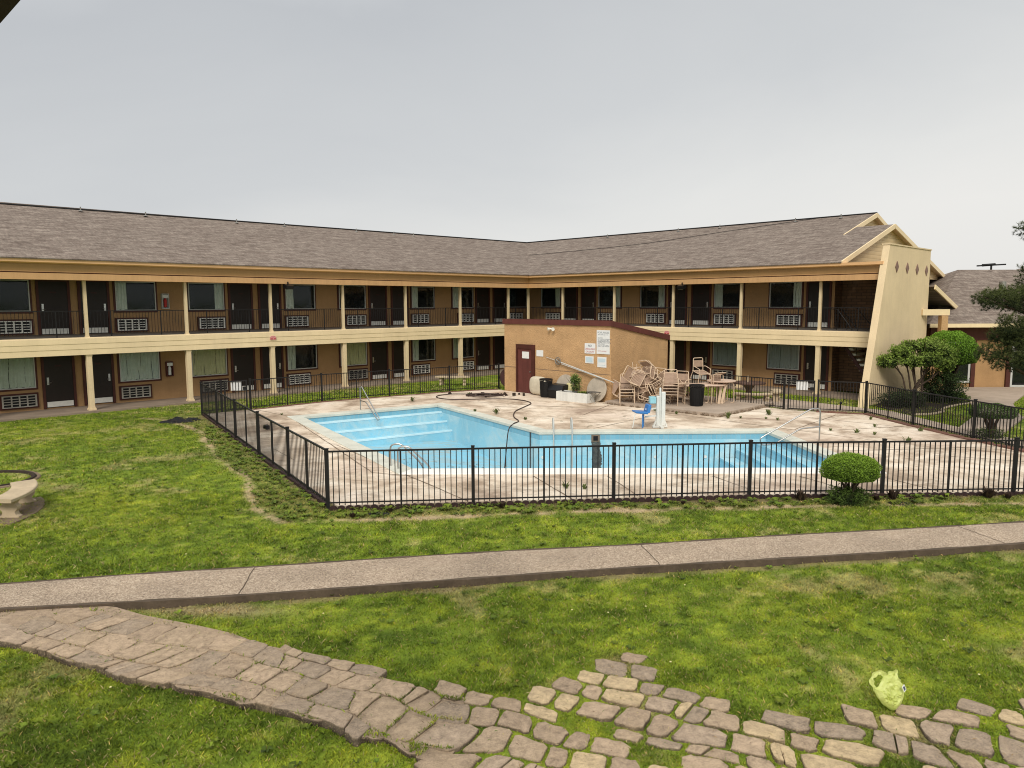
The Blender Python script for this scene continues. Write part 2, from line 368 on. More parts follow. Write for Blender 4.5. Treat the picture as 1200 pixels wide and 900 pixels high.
def bagmat():
    m,nt,b,out=newmat('thin_lime_plastic_film'); tc=N(nt,'ShaderNodeTexCoord'); n=noise(nt,9,5,.65,tc.outputs['Object'],.6)
    c=ramp(nt,n.outputs[0],[(.3,(.60,.68,.16)),(.7,(.82,.87,.36))]).outputs[0]; nt.links.new(c,b.inputs['Base Color']); b.inputs['Roughness'].default_value=.35
    bump(nt,b,n.outputs[0],.8,.03)
    tr=N(nt,'ShaderNodeBsdfTranslucent'); nt.links.new(c,tr.inputs[0]); mx=N(nt,'ShaderNodeMixShader'); mx.inputs[0].default_value=.35
    nt.links.new(b.outputs[0],mx.inputs[1]); nt.links.new(tr.outputs[0],mx.inputs[2]); nt.links.new(mx.outputs[0],out.inputs[0]); return m
M['bag']=bagmat()
M['diamond']=weathered('brown_diamond_inlay',(.24,.15,.12),.2,6,40,.8,bumps=.2)
# ------------------------------------------------------------------ motel building
aL=math.atan2(EB.y,EB.x); aR=math.atan2(-EA.y,-EA.x)
def ML(t,o,z=0): return Matrix.Translation(st(o,t,z))@Matrix.Rotation(aL,4,'Z')      # left wing frame: x along wing away from corner, y to courtyard
def MR(s,o,z=0): return Matrix.Translation(st(s,o,z))@Matrix.Rotation(aR,4,'Z')      # right wing frame: x along wing toward corner
DW=1.5
motel=thing('motel_building','long two storey L shaped motel building with tan walls and grey shingle roof','building',st(0,0))
T1=42.0; S1=19.85
# walls
def wallsweep(name,z0,z1,mat):
    mb=MB(); o=-DW
    for th in (0,-.25):
        for k in range(3):
            for z in (z0,z1):
                oo=o+th; mb.v.append(tuple(st(oo,T1,z) if k==0 else (st(oo,oo,z) if k==1 else st(17.3,oo,z))))
    a=0
    for k in range(2): mb.f+=[(a+2*k,a+2*k+1,a+2*k+3,a+2*k+2),(6+2*k,6+2*k+2,6+2*k+3,6+2*k+1)]
    mb.f+=[(1,7,9,3),(3,9,11,5),(4,5,11,10),(0,6,7,1)]
    return mb.build(name,mat,motel)
wallsweep('lower_wall',.05,2.60,M['stucco'])
wallsweep('upper_wall',2.80,5.20,M['stucco'])
# body behind (fills the volume under the roof)
mb=MB()
for (a,b,c,d) in (((-DW-.3),(-15.5),T1,-15.5),):
    mb.prism([tuple(st(-1.9,T1)[:2]),tuple(st(-1.9,-1.9)[:2]),tuple(st(-15.5,-15.5)[:2]),tuple(st(-15.5,T1)[:2])],.05,5.3)
    mb.prism([tuple(st(-1.9,-1.905)[:2]),tuple(st(17.2,-1.905)[:2]),tuple(st(17.2,-10.5)[:2]),tuple(st(14,-15.5)[:2]),tuple(st(-15.49,-15.5)[:2])],.05,5.3)
mb.build('rear_block',M['stucco'],motel)
# balcony: slab, soffit, cream band (three lapped boards)
sweep('balcony_floor',[(-.02,2.80),(-DW-.01,2.86),(-DW-.01,2.60),(-.02,2.55)],T1,S1,M['floor2'],motel)
sweep('balcony_band',[(.0,2.17),(.10,2.17),(.10,2.38),(.115,2.385),(.115,2.58),(.13,2.585),(.13,2.775),(.02,2.815),(.0,2.60)],T1,S1,M['cream'],motel)
sweep('upper_soffit',[(.0,4.98),(-DW-.02,4.98),(-DW-.02,5.1),(.0,5.1)],T1,S1,M['soffit'],motel)
# fascia profile; shade of its relief painted by dark reveal and darker upper board
sweep('fascia_board',[(.0,4.90),(.38,4.90),(.38,5.13),(.0,5.13)],T1,19.95,M['fascia'],motel)
sweep('fascia_reveal',[(.0,5.132),(.33,5.132),(.35,5.165),(.0,5.165)],T1,19.95,M['trim'],motel)  # dark strip painted in as the shadow line of the groove
sweep('upper_fascia_board',[(.0,5.167),(.36,5.167),(.355,5.19),(.345,5.20),(.385,5.38),(.40,5.46),(.0,5.46)],T1,19.95,M['fascia_shaded'],motel)
sweep('eave_trim',[(.0,5.462),(.47,5.462),(.56,5.50),(.57,5.61),(.0,5.63)],T1,19.95,M['fascia_hi'],motel)
# roof
SL=.325; EO=.62; EZ=5.64
def rz(o): return EZ+SL*(EO-o)
mb=MB(); uvs=[]
def roofquad(pts,uvd):
    b=len(mb.v); mb.v+= [tuple(p) for p in pts]; mb.f.append(tuple(range(b,b+len(pts)))); uvs.extend(uvd)
RO=-8.0; K=math.sqrt(1+SL*SL)
def front(kind,a,o):
    z=rz(o)-(.0035*max(0,a) if kind=='L' and o<-4 else 0)
    p=st(o,a,z) if kind=='L' else st(a,o,z)
    return p,((a if kind=='L' else -a+100),(EO-o)*K)
def addq(kind,lst):
    r=[front(kind,a,o) for a,o in lst]; roofquad([x[0] for x in r],[x[1] for x in r])
addq('L',[(T1,EO),(EO,EO),(RO,RO),(T1,RO)])
addq('R',[(EO,EO),(18.35,EO),(18.35,-5.35),(16.6,-5.35),(16.6,RO),(RO,RO)])
BO=-16.9
def backp(kind,a,o,sl=SL,ro=RO,zz=None):
    z=(rz(ro) if zz is None else zz)-sl*(ro-o); p=st(o,a,z) if kind=='L' else st(a,o,z); return p,((a if kind=='L' else -a+100),(ro-o)*K+20)
r=[backp('L',a,o) for a,o in ((T1,RO),(RO,RO),(BO,BO),(T1,BO))]; roofquad([x[0] for x in r],[x[1] for x in r])
r=[backp('R',a,o) for a,o in ((RO,RO),(16.6,RO),(16.6,-13.5),(14.3,BO),(BO,BO))]; roofquad([x[0] for x in r],[x[1] for x in r])
r=[backp('R',a,o,.27,-5.35) for a,o in ((11,-5.35),(18.35,-5.35),(18.35,-13.8),(11,-13.8))]; roofquad([x[0] for x in r],[x[1] for x in r])
me=mb.mesh('roof'); L=me.uv_layers.new(name='UVMap')
for i in range(len(me.loops)): L.data[i].uv=uvs[me.loops[i].vertex_index]
roof=link('roof',me,M['shingle'],motel)
sm=roof.modifiers.new('thick','SOLIDIFY'); sm.thickness=.04; sm.offset=-1
# ridge caps
def ridge(a,b,mat='wire',r=.045):
    m=MB(); m.tube([a,b],r,6); return m.build('ridge_cap',M[mat],roof)
ridge(st(RO,T1,rz(RO)-.0035*T1+.02),st(RO,RO,rz(RO)+.03)); ridge(st(RO,RO,rz(RO)+.03),st(16.6,RO,rz(RO)+.02))
# gable ends, rakes
def gable(s,ofront,oap,oback,slb,name='gable_wall'):
    za=rz(oap); mb=MB(); zf=rz(ofront); zb=za-slb*(oap-oback)
    ins=.28; of2=ofront-.25; P=[(of2,rz(of2)-.07),(oap,za-.06),(oback,zb-.05),(oback,5.2),(of2,5.2)]
    n=len(P); vs=[st(s-ins,o,z) for o,z in P]+[st(s-ins-.1,o,z) for o,z in P]
    mb.add(vs,[tuple(range(n)),tuple(range(n,2*n))[::-1]]); g_=mb.build(name,M['siding'],motel)
    for (o1,z1,o2,z2) in ((ofront,zf,oap,za),(oap,za,oback,zb)):
        m=MB(); a=st(s,o1,z1-.085);b=st(s,o2,z2-.085)
        m.bar(a,b,.06,.20); m.build('rake_board',M['cream'],motel)
        m=MB(); a=st(s-.16,o1,z1-.07);b=st(s-.16,o2,z2-.07); m.bar(a,b,.30,.03); m.build('rake_soffit',M['cream'],motel)
gable(18.35,.55,-5.35,-13.8,.27)
gable(16.6,-4.0,-8.0,-13.5,SL)
# lapped office-side porch roof (lean-to) behind the fin
mb=MB(); a,b=st(20.3,-4.82,4.74),st(20.3,-10.9,3.08); c,d=st(15.5,-10.9,3.08),st(15.5,-4.82,4.74)
mb.add([a,b,c,d]+[Vector(p)-Vector((0,0,.06)) for p in (a,b,c,d)],[(0,1,2,3),(7,6,5,4),(0,4,5,1),(1,5,6,2),(2,6,7,3),(3,7,4,0)])
me=mb.mesh('porch_roof',uv=lambda co,n:(co.x*.7+co.y*.7,co.z*3.3)); porch=link('porch_roof',me,M['shingle'],motel)
m=MB(); m.bar(st(20.32,-4.82,4.67),st(20.32,-10.9,3.01),.06,.2); m.build('rake_board',M['cream'],motel)
m=MB(); m.box(-.14,.14,-.14,.14,.05,3.42); m.build('porch_post',M['house'],motel,Matrix.Translation((18.95,32.5,0)))
m=MB(); m.bar((17.9,32.35,3.56),(19.2,32.55,3.56),.16,.26); m.build('porch_beam',M['cream'],motel)
mb=MB(); mb.add([st(18.3,.3,4.99),st(19.9,.3,4.99),st(19.9,-5.5,4.99),st(18.3,-5.5,4.99)]+[st(18.3,.3,5.58),st(19.9,.3,5.58),st(19.9,-5.5,5.58),st(18.3,-5.5,5.58)],[(0,3,2,1),(4,5,6,7),(0,1,5,4),(1,2,6,5),(2,3,7,6),(3,0,4,7)]); mb.build('stair_roof',M['soffit'],motel)
# stair walls: brown brick behind the stairs
def brickpanel(name,pts):
    mb=MB(); mb.add(pts,[tuple(range(len(pts)))]); me=mb.mesh(name); Lr=me.uv_layers.new(name='UVMap'); p0=Vector(pts[0])
    for i,l in enumerate(me.loops):
        co=me.vertices[l.vertex_index].co; Lr.data[i].uv=((Vector((co.x,co.y,0))-Vector((p0.x,p0.y,0))).length,co.z)
    return link(name,me,M['brick'],motel)
brickpanel('brick_wall',[st(17.3,-2.3,.05),st(19.9,-2.3,.05),st(19.9,-2.3,5.0),st(17.3,-2.3,5.0)])
brickpanel('brick_wall',[st(17.302,-1.5,.05),st(17.302,-2.29,.05),st(17.302,-2.29,5.0),st(17.302,-1.5,5.0)])
# stucco fin wall with slanted front edge and four diamonds
def finz(z): return 2.1-(1.75/6.1)*z
mb=MB(); P=[(finz(0)+.0,0),(finz(6.27),6.27),(-4.75,6.27),(-4.75,0)]
vs=[st(20.10,o,z) for o,z in P]+[st(19.83,o,z) for o,z in P]
mb.add(vs,[(0,1,2,3),(7,6,5,4),(0,4,5,1),(1,5,6,2),(2,6,7,3),(3,7,4,0)]); fin=mb.build('stair_fin_wall',M['fin'],motel)
bv=fin.modifiers.new('b','BEVEL'); bv.width=.015; bv.segments=2
m=MB(); m.add([st(20.13,finz(6.27)+.03,6.26),st(20.13,-4.78,6.26),st(19.80,-4.78,6.26),st(19.80,finz(6.27)+.03,6.26),st(20.13,finz(6.27)+.03,6.31),st(20.13,-4.78,6.31),st(19.80,-4.78,6.31),st(19.80,finz(6.27)+.03,6.31)],[(0,3,2,1),(4,5,6,7),(0,1,5,4),(1,2,6,5),(2,3,7,6),(3,0,4,7)])
m.build('cap',M['fin'],fin)
for k in range(4):
    o=-.55-1.23*k; m=MB(); z=5.42-.02*k
    q=[(o,z-.23),(o-.19,z),(o,z+.23),(o+.19,z)]
    m.add([st(20.125,a,b) for a,b in q]+[st(20.09,a,b) for a,b in q],[(0,1,2,3),(7,6,5,4),(0,4,5,1),(1,5,6,2),(2,6,7,3),(3,7,4,0)]); m.build('diamond_ornament',M['diamond'],fin)
# stairs
m=MB()
for o in (-.75,-2.1):
    m.bar(st(17.75,o,2.66),st(19.0,o,.94),.05,.13)
    m.bar(st(19.0,o,1.02),st(19.75,o,1.02),.06,.22)
m.build('stair_stringer',M['rust'],motel)
for k in range(8):
    f=(k+.5)/8; s=17.75+1.25*f; z=2.72-1.72*f; m=MB()
    m.add([st(s-.17,-.78,z),st(s+.17,-.78,z),st(s+.17,-2.07,z),st(s-.17,-2.07,z)]+[st(s-.17,-.78,z+.09),st(s+.17,-.78,z+.09),st(s+.17,-2.07,z+.09),st(s-.17,-2.07,z+.09)],[(0,3,2,1),(4,5,6,7),(0,1,5,4),(1,2,6,5),(2,3,7,6),(3,0,4,7)])
    m.build('stair_tread',M['coping'],motel)
m=MB(); m.add([st(19.0,-.75,1.02),st(19.8,-.75,1.02),st(19.8,-2.1,1.02),st(19.0,-2.1,1.02)]+[st(19.0,-.75,1.12),st(19.8,-.75,1.12),st(19.8,-2.1,1.12),st(19.0,-2.1,1.12)],[(0,3,2,1),(4,5,6,7),(0,1,5,4),(1,2,6,5),(2,3,7,6),(3,0,4,7)]); m.build('stair_landing',M['maroon'],motel)
m=MB()
for o in (-.75,):
    m.tube([st(17.3,o,3.75),st(17.75,o,3.7),st(19.05,o,2.0),st(19.7,o,2.0)],.022,6)
    for f in (0,.33,.66,1): m.tube([st(17.75+1.3*f,o,2.72-1.72*f),st(17.75+1.3*f,o,3.7-1.7*f)],.015,5)
m.tube([st(18.2,-1.6,2.9),st(18.2,-1.6,3.8),st(19.3,-1.6,2.5)],.022,6); m.tube([st(17.55,-1.55,3.8),st(18.3,-1.55,2.85)],.022,6)
m.build('stair_handrail',M['iron'],motel)
# --- columns
upc=MB(); upc.box(-.055,.055,-.055,.055,2.80,4.92); upc.box(-.07,.07,-.07,.07,2.80,2.86)
lowc=MB(); lowc.box(-.092,.092,-.09,.09,.06,2.2); lowc.box(-.13,.13,-.125,.125,.06,.14); lowc.box(-.105,.105,-.10,.10,.14,.20); lowc.box(-.105,.105,-.10,.10,2.10,2.17)
ume=upc.mesh('upper_column'); lme=lowc.mesh('lower_column')
for me in (ume,lme): me.materials.append(M['post'])
LC=[1.66+3.643*k for k in range(0,11)]; RC=[2.66+3.66*k for k in range(0,5)]
for t in LC:
    link('upper_column',ume,None,motel,ML(t,-.04)); 
    if t<40: link('lower_column',lme,None,motel,ML(t,-.04))
for s in RC:
    link('upper_column',ume,None,motel,MR(s,-.04)); link('lower_column',lme,None,motel,MR(s,-.04))
link('upper_column',ume,None,motel,ML(0,-.04)); link('lower_column',lme,None,motel,ML(0,-.04))
# --- railings: one mesh per bay
def railing(x0,x1,Mf):
    L=x1-x0; m=MB(); m.bar((x0,0,3.78),(x1,0,3.78),.035,.03); m.bar((x0,0,2.93),(x1,0,2.93),.02,.025)
    n=max(2,round(L/.115)); 
    for i in range(n+1):
        x=x0+L*i/n; w=.013 if i%16!=8 else .035; z0=2.82 if w>.02 else 2.93
        m.box(x-w/2,x+w/2,-w/2,w/2,z0,3.78 if w<.02 else 3.79)
    return m.build('balcony_railing',M['iron'],motel,Mf)
for i in range(len(LC)-1): railing(LC[i]+.06,LC[i+1]-.06,ML(0,-.10))
railing(.08,LC[0]-.06,ML(0,-.10))
for i in range(len(RC)-1): railing(-(RC[i+1]-.06),-(RC[i]+.06),MR(0,-.10))
railing(-(RC[0]-.06),-.08,MR(0,-.10)); railing(-19.8,-(RC[-1]+.06),MR(0,-.10))
# --- doors, windows, air conditioners (local x along wing, y out of wall)
def door_set(h):   # h=+1: handle at +x side; returns dict of meshes, origin bottom centre
    d={}
    m=MB(); m.box(-.47,.47,.0,.035,.03,2.02); d['slab']=m.mesh('door')
    m=MB(); m.box(-.56,-.47,0,.06,0,2.1);m.box(.47,.56,0,.06,0,2.1);m.box(-.47,.47,0,.06,2.02,2.1); d['frame']=m.mesh('door_frame')
    m=MB()
    for i in range(1): m.box(-.44,.44,.036,.046,.05,.25)
    d['plate']=m.mesh('kick_plate')
    m=MB(); m.box(h*.37-.035,h*.37+.035,.036,.05,.90,1.18); m.tube([(h*.37,.05,.98),(h*.37,.10,.98),(h*.27,.10,.98)],.013,6); m.tube([(h*.37,.05,1.12),(h*.37,.075,1.12)],.028,8); d['handle']=m.mesh('door_handle')
    m=MB(); m.box(-.11,.11,.036,.042,1.58,1.64); m.tube([(0,.036,1.5),(0,.045,1.5)],.012,6); d['number']=m.mesh('number_plate')
    for k,mt in (('slab','door'),('frame','trim'),('plate','plate'),('handle','steel'),('number','rust')): d[k].materials.append(M[mt])
    return d
DS={1:door_set(1),-1:door_set(-1)}
def place_door(Mx,h):
    d=DS[h]; o=link('door',d['slab'],None,motel,Mx)
    link('door_frame',d['frame'],None,o,Mx); link('kick_plate',d['plate'],None,o,Mx); link('door_handle',d['handle'],None,o,Mx); link('number_plate',d['number'],None,o,Mx)
W2=.76
def curtain(x0,x1,z0,z1,seed,amp=.019):
    r=random.Random(seed); n=max(8,int((x1-x0)/.012)); m=MB(); ph=r.random()*6
    for j in range(7):
        z=z0+(z1-z0)*j/6
        for i in range(n+1):
            x=x0+(x1-x0)*i/n; u=(x-x0)
            y=.030+amp*(1-2*abs(math.sin(u*30+ph+.7*math.sin(j*.5+seed)+.5*math.sin(u*11))))+amp*.35*math.sin(u*13+ph*2+j*.15)
            m.v.append((x,y,z+(.012*math.sin(u*30+ph) if j==0 else 0)))
    for j in range(6):
        for i in range(n):
            a=j*(n+1)+i; m.f.append((a,a+1,a+n+2,a+n+1))
    return m.mesh('curtain',True)
wf=MB(); w=.035
wf.box(-W2,-W2+w,0,.075,0,1.16);wf.box(W2-w,W2,0,.075,0,1.16);wf.box(-W2+w,W2-w,0,.075,0,w);wf.box(-W2+w,W2-w,0,.075,1.16-w,1.16)
wfm=wf.mesh('window_frame'); wfm.materials.append(M['wframe'])
wt=MB(); a=W2+.07; wt.box(-a,-W2-.002,0,.045,-.07,1.23);wt.box(W2+.002,a,0,.045,-.07,1.23);wt.box(-W2,W2,0,.045,-.07,-.002);wt.box(-W2,W2,0,.045,1.162,1.23)
wtm=wt.mesh('window_trim'); wtm.materials.append(M['trim'])
wb=MB(); wb.box(-W2+.01,W2-.01,0,.006,.01,1.15); wbm=wb.mesh('window'); wbm.materials.append(M['dark'])  # near-black backing sheet, painted darkness in place of the unlit room
wg=MB(); wg.box(-W2+w,W2-w,.0585,.062,w,1.16-w); wgm=wg.mesh('pane'); wgm.materials.append(M['glass'])
def place_window(Mx,kind,seed,upper):
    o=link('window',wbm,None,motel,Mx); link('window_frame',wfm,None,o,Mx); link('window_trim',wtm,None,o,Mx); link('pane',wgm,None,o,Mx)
    if kind=='W': c=[(-.72,.72,'curtainW')]
    elif kind=='Y': c=[(-.72,.72,'curtainY')]
    elif kind=='G': c=[(-.72,.72,'blind')]
    elif kind=='r': c=[(.34,.72,'curtainW')]
    elif kind=='l': c=[(-.72,-.36,'curtainW')]
    elif kind=='R': c=[(.05,.72,'curtainW')]
    else: c=[]
    for x0,x1,mt in c:
        me=curtain(x0,x1,.04,1.12,seed); me.materials.append(M[mt]); link('curtain',me,None,o,Mx)
acg=MB()
for i in range(1,4): x=-.50+i*.25; acg.box(x-.022,x+.022,.05,.10,.035,.415)
for j in range(1,4): z=.035+j*.095; acg.box(-.50,.50,.075,.092,z-.014,z+.014)
acf=MB(); acf.box(-.55,-.50,0,.11,0,.45);acf.box(.50,.55,0,.11,0,.45);acf.box(-.50,.50,0,.11,0,.035);acf.box(-.50,.50,0,.11,.415,.45)
acd=MB(); acd.box(-.50,.50,.0,.05,.03,.42); act=MB(); a=.55
act.box(-a-.07,-a-.001,0,.06,-.06,.51);act.box(a+.001,a+.07,0,.06,-.06,.51);act.box(-a,a,0,.06,-.06,-.002);act.box(-a,a,0,.06,.452,.51)
def mm(mb,n,mt): me=mb.mesh(n); me.materials.append(M[mt]); return me
ACM={'g':mm(acg,'grille','grille'),'gd':mm(acg,'grille','dgrille'),'f':mm(acf,'casing','grille'),'fd':mm(acf,'casing','dgrille'),'d':mm(acd,'air_conditioner','dark'),'t':mm(act,'surround','trim')}
def place_ac(Mx,upper,clean):
    o=link('air_conditioner',ACM['d'],None,motel,Mx); link('grille',ACM['g' if clean else 'gd'],None,o,Mx); link('casing',ACM['f' if clean else 'fd'],None,o,Mx); link('surround',ACM['t'],None,o,Mx)
def unit(wing,c,idx,lows,ups,only=None):
    """one pair of rooms centred on column c; lows/ups = curtain kind of the two windows (min side, max side)"""
    sg=1 if wing=='L' else -1; F=ML if wing=='L' else MR
    for fl,(zd,zw,za,kinds) in enumerate(((.10,.93,.24,lows),(2.87,3.77,2.98,ups))):
        for k,side in enumerate((-1,1)):
            if only and side not in only: continue
            a=c+side*.69
            place_door(F(a,-DW+.002,zd),-side*sg if False else side*sg)
            a=c+side*2.22
            if kinds[k]!='-':
                place_window(F(a,-DW+.002,zw),kinds[k],idx*7+fl*3+k,fl)
                place_ac(F(c+side*2.02,-DW+.002,za),fl,fl==1 or (wing=='L' and kinds[k] in 'r'))
LP=[1.66+7.286*k for k in range(6)]
unit('L',LP[0],1,('d','r'),('d','r')); unit('L',LP[1],2,('r','Y'),('r','d')); unit('L',LP[2],3,('r','Y'),('r','l'))
unit('L',LP[3],4,('W','W'),('r','d')); unit('L',LP[4],5,('W','W'),('l','d')); unit('L',LP[5],6,('W','Y'),('d','r'))
unit('R',2.66,7,('d','G'),('l','l')); unit('R',2.66+7.32,8,('W','G'),('l','r')); unit('R',2.66+14.64,9,('G','G'),('l','l'),only=(-1,))
KIDS_motel=KIDS[motel.name]
# roof vents
for k,(w,a) in enumerate((('L',21.5),('L',18.7),('L',14.2),('L',11.5),('L',6.9),('L',4.2),('L',2.7),('R',-.1),('R',5.3),('R',8.1),('R',12.6),('R',15.0))):
    o=RO+.45; p=(st(o,a,rz(o)-.07) if w=='L' else st(a,o,rz(o)-.02)); m=MB(); m.lathe([(.11,.03),(.04,.07),(.025,.09),(.025,.20),(.035,.21),(.03,.23)],10); m.build('vent_pipe',M['dullsteel'],roof,Matrix.Translation(p))
# cable lying across the right roof slope
pts=[st(-3.9+.0,-4,rz(-4)+.05)]+[st(a,o,rz(o)+.04) for a,o in ((-1.5,-4.2),(2.5,-4.6),(5.6,-5.2),(9,-6.4),(12.5,-7.5),(13.6,-7.8))]
m=MB(); m.tube(spline(pts,5),.014,5); tag(m.build('roof_cable',M['wire']),'thin black cable lying diagonally across the right roof slope','cable')
# floodlights under the fascia
def flood(Mx,label):
    t=thing('floodlight',label,'floodlight',M=Mx,group='floodlights under the eaves')
    m=MB(); m.box(-.16,.16,-.02,.28,-.17,.0); m.build('housing',M['black'],t,Mx@Matrix.Rotation(R(-18),4,'X'))
    m=MB(); m.box(-.13,.13,.06,.25,-.185,-.172); m.build('lens',M['lensw'],t,Mx@Matrix.Rotation(R(-18),4,'X'))
    m=MB(); m.tube([(0,.05,0),(0,.05,.09)],.03,8); m.build('bracket',M['black'],t,Mx)
flood(ML(15.6,.36,4.90),'black floodlight under the eave of the left wing'); flood(MR(10.75,.36,4.90),'black floodlight under the eave of the right wing')
# faded red round-top signs on the band
def redsign(Mx,label):
    t=thing('warning_sign',label,'sign',M=Mx,group='red signs on the balcony band')
    m=MB(); P=[(-.14,-.09),(.14,-.09),(.14,-.01)]+[(.14*math.cos(a),.0+.08*math.sin(a)) for a in [PI*i/8 for i in range(9)]]+[(-.14,-.01)]
    n=len(P); m.add([(x,.0,z) for x,z in P]+[(x,.012,z) for x,z in P],[tuple(range(n)),tuple(range(n,2*n))[::-1]]+[(i,i+n,(i+1)%n+n,(i+1)%n) for i in range(n)]); m.build('sign_plate',M['pinksign'],t,Mx)
    m=MB(); m.box(-.13,-.02,.0125,.016,-.07,-.03); m.box(.02,.13,.0125,.016,-.07,-.03); m.build('lettering',M['redink'],t,Mx)
redsign(ML(16.25,.135,2.55),'small faded red sign on the balcony band of left wing'); redsign(MR(9.75,.135,2.55),'small faded red sign on the balcony band near pool house')
# fire extinguisher cabinets
def ext(Mx,label,body,stripe):
    t=thing('extinguisher_cabinet',label,'fire extinguisher',M=Mx,group='fire extinguisher cabinets')
    m=MB(); m.box(-.14,-.115,0,.16,0,.62);m.box(.115,.14,0,.16,0,.62);m.box(-.115,.115,0,.16,0,.03);m.box(-.115,.115,0,.16,.59,.62);m.box(-.115,.115,0,.02,.03,.59); m.build('cabinet',M[body],t,Mx)
    m=MB(); m.lathe([(.02,.05),(.06,.06),(.065,.35),(.03,.42),(.02,.48),(.035,.5)],12,Matrix.Translation((0,.085,0))); m.build('extinguisher',M[stripe],t,Mx)
    m=MB(); m.box(-.11,.11,.15,.155,.44,.57); m.build('label_plate',M['paper'],t,Mx)
ext(ML(20.18,-DW+.003,3.84),'pale extinguisher cabinet on the upper balcony wall','wframe','red')
ext(ML(20.15,-DW+.003,1.02),'dark red extinguisher cabinet on the ground floor wall','maroon','paper')

# ------------------------------------------------------------------ pool house
HS0,HS1,HT0,HT1=6.34,12.46,4.1,8.12
def MH(s,z=0,t=HT1): return Matrix.Translation(st(s,t,z))@Matrix.Rotation(aR,4,'Z')       # x toward the left wing, y out of front face
house=thing('pool_house','tan stucco pool equipment house with maroon roof edge','pool house',st(9.4,6.1))
mb=MB(); f=lambda s,t,z:st(s,t,z)
zb=2.42
mb.add([f(HS0,HT1,0),f(HS1,HT1,0),f(HS1,HT0,0),f(HS0,HT0,0),f(HS0,HT1,3.12),f(HS1,HT1,3.12),f(HS1,HT0,zb),f(HS0,HT0,zb)],[(0,3,2,1),(4,5,6,7),(0,1,5,4),(1,2,6,5),(2,3,7,6),(3,0,4,7)])
hw=mb.build('wall',M['house'],house); bv=hw.modifiers.new('b','BEVEL'); bv.width=.02; bv.segments=2
mb=MB(); e=.06
mb.add([f(HS0-e,HT1+e,3.10),f(HS1+e,HT1+e,3.10),f(HS1+e,HT0-e,zb-.02),f(HS0-e,HT0-e,zb-.02),f(HS0-e,HT1+e,3.32),f(HS1+e,HT1+e,3.32),f(HS1+e,HT0-e,zb+.20),f(HS0-e,HT0-e,zb+.20)],[(0,3,2,1),(4,5,6,7),(0,1,5,4),(1,2,6,5),(2,3,7,6),(3,0,4,7)])
mb.build('roof_edge',M['maroon'],house)
mb=MB(); mb.add([f(HS0+.1,HT1-.1,3.325),f(HS1-.1,HT1-.1,3.325),f(HS1-.1,HT0+.1,zb+.225),f(HS0+.1,HT0+.1,zb+.225)],[(0,1,2,3)]); mb.build('roof',M['floor2'],house)
d=MB(); d.box(-.42,.42,.0,.03,.02,2.0); dr=d.build('door',M['maroon'],house,MH(7.68,.02))
d=MB(); d.box(-.62,-.43,0,.07,0,2.2);d.box(.43,.53,0,.07,0,2.2);d.box(-.43,.43,0,.07,2.01,2.2); d.build('door_frame',M['trim'],dr,MH(7.68,.0))
d=MB(); d.tube([(-.36,.03,1.0),(-.36,.08,1.0)],.03,8); d.build('door_handle',M['dullsteel'],dr,MH(7.68))
m=MB(); m.bar(st(HS0+.0,HT1+.004,1.15),st(HS1,HT1+.004,1.15),.006,.02); m.build('wall_joint',M['concdark'],house)
t=thing('twin_spotlight','twin white spotlights under the maroon roof edge of pool house','spotlight',M=MH(9.37,2.94)) 
m=MB(); m.tube([(0,0,0),(0,.05,0)],.05,8); m.build('mount',M['wframe'],t,MH(9.37,2.94))
for sx in (-1,1):
    m=MB(); m.tube([(sx*.03,.05,0),(sx*.10,.10,-.01),(sx*.15,.19,-.03)],[.02,.04,.075],10); m.build('lamp_head',M['lensw'],t,MH(9.37,2.94))
# text helper
def text(body,size,mat,parent,Mx,name='lettering',align='CENTER'):
    c=bpy.data.curves.new('t','FONT'); c.body=body; c.size=size; c.align_x=align; c.extrude=.001; c.space_line=1.0
    o=bpy.data.objects.new('t',c); COL.objects.link(o); dg=bpy.context.evaluated_depsgraph_get(); me=bpy.data.meshes.new_from_object(o.evaluated_get(dg)); bpy.data.objects.remove(o)
    me.materials.clear(); me.materials.append(M[mat])
    # face +y (outward); viewed from +y the x axis must run right-to-left
    T=Matrix(((-1,0,0,0),(0,0,1,0),(0,1,0,0),(0,0,0,1)))
    return link(name,me,None,parent,Mx@T)
def board(name,label,s,z0,z1,w,mat='paper',off=.012,Mx=None,edge=None):
    Mx=Mx or MH(s,z0); t=thing(name,label,'sign',M=Mx)
    m=MB(); m.box(-w/2,w/2,0,off,0,z1-z0); m.build('sign_plate',M[mat],t,Mx); return t,Mx
t,Mx=board('pool_rules_sign','tall white pool rules board high on pool house wall',12.08,1.97,2.93,.66,off=.02)
text('POOL RULES',.10,'ink',t,Mx@Matrix.Translation((0,.021,.83)))
text('POOL HOURS 10AM - 10PM',.042,'ink',t,Mx@Matrix.Translation((0,.021,.76)))
text('NO DIVING\nNO RUNNING OR ROUGH PLAY\nNO GLASS IN POOL AREA\nSHOWER BEFORE ENTERING\nCHILDREN UNDER 14 MUST BE\nWITH AN ADULT\nGUESTS OF MOTEL ONLY\nSWIM AT YOUR OWN RISK',.048,'ink',t,Mx@Matrix.Translation((.27,.021,.63)),align='LEFT')
text('NO PETS ALLOWED',.05,'redink',t,Mx@Matrix.Translation((.05,.021,.10)))
t,Mx=board('lifeguard_sign','square white sign with dark red lettering beside rules board',11.40,1.96,2.38,.56,off=.015)
text('NO',.12,'ink',t,Mx@Matrix.Translation((0,.016,.28))); text('LIFEGUARD',.10,'redink',t,Mx@Matrix.Translation((0,.016,.155))); text('ON DUTY',.10,'redink',t,Mx@Matrix.Translation((0,.016,.04)))
t,Mx=board('small_notice','small blank pale blue notice in white border, lower left of signs',11.37,1.56,1.85,.44)
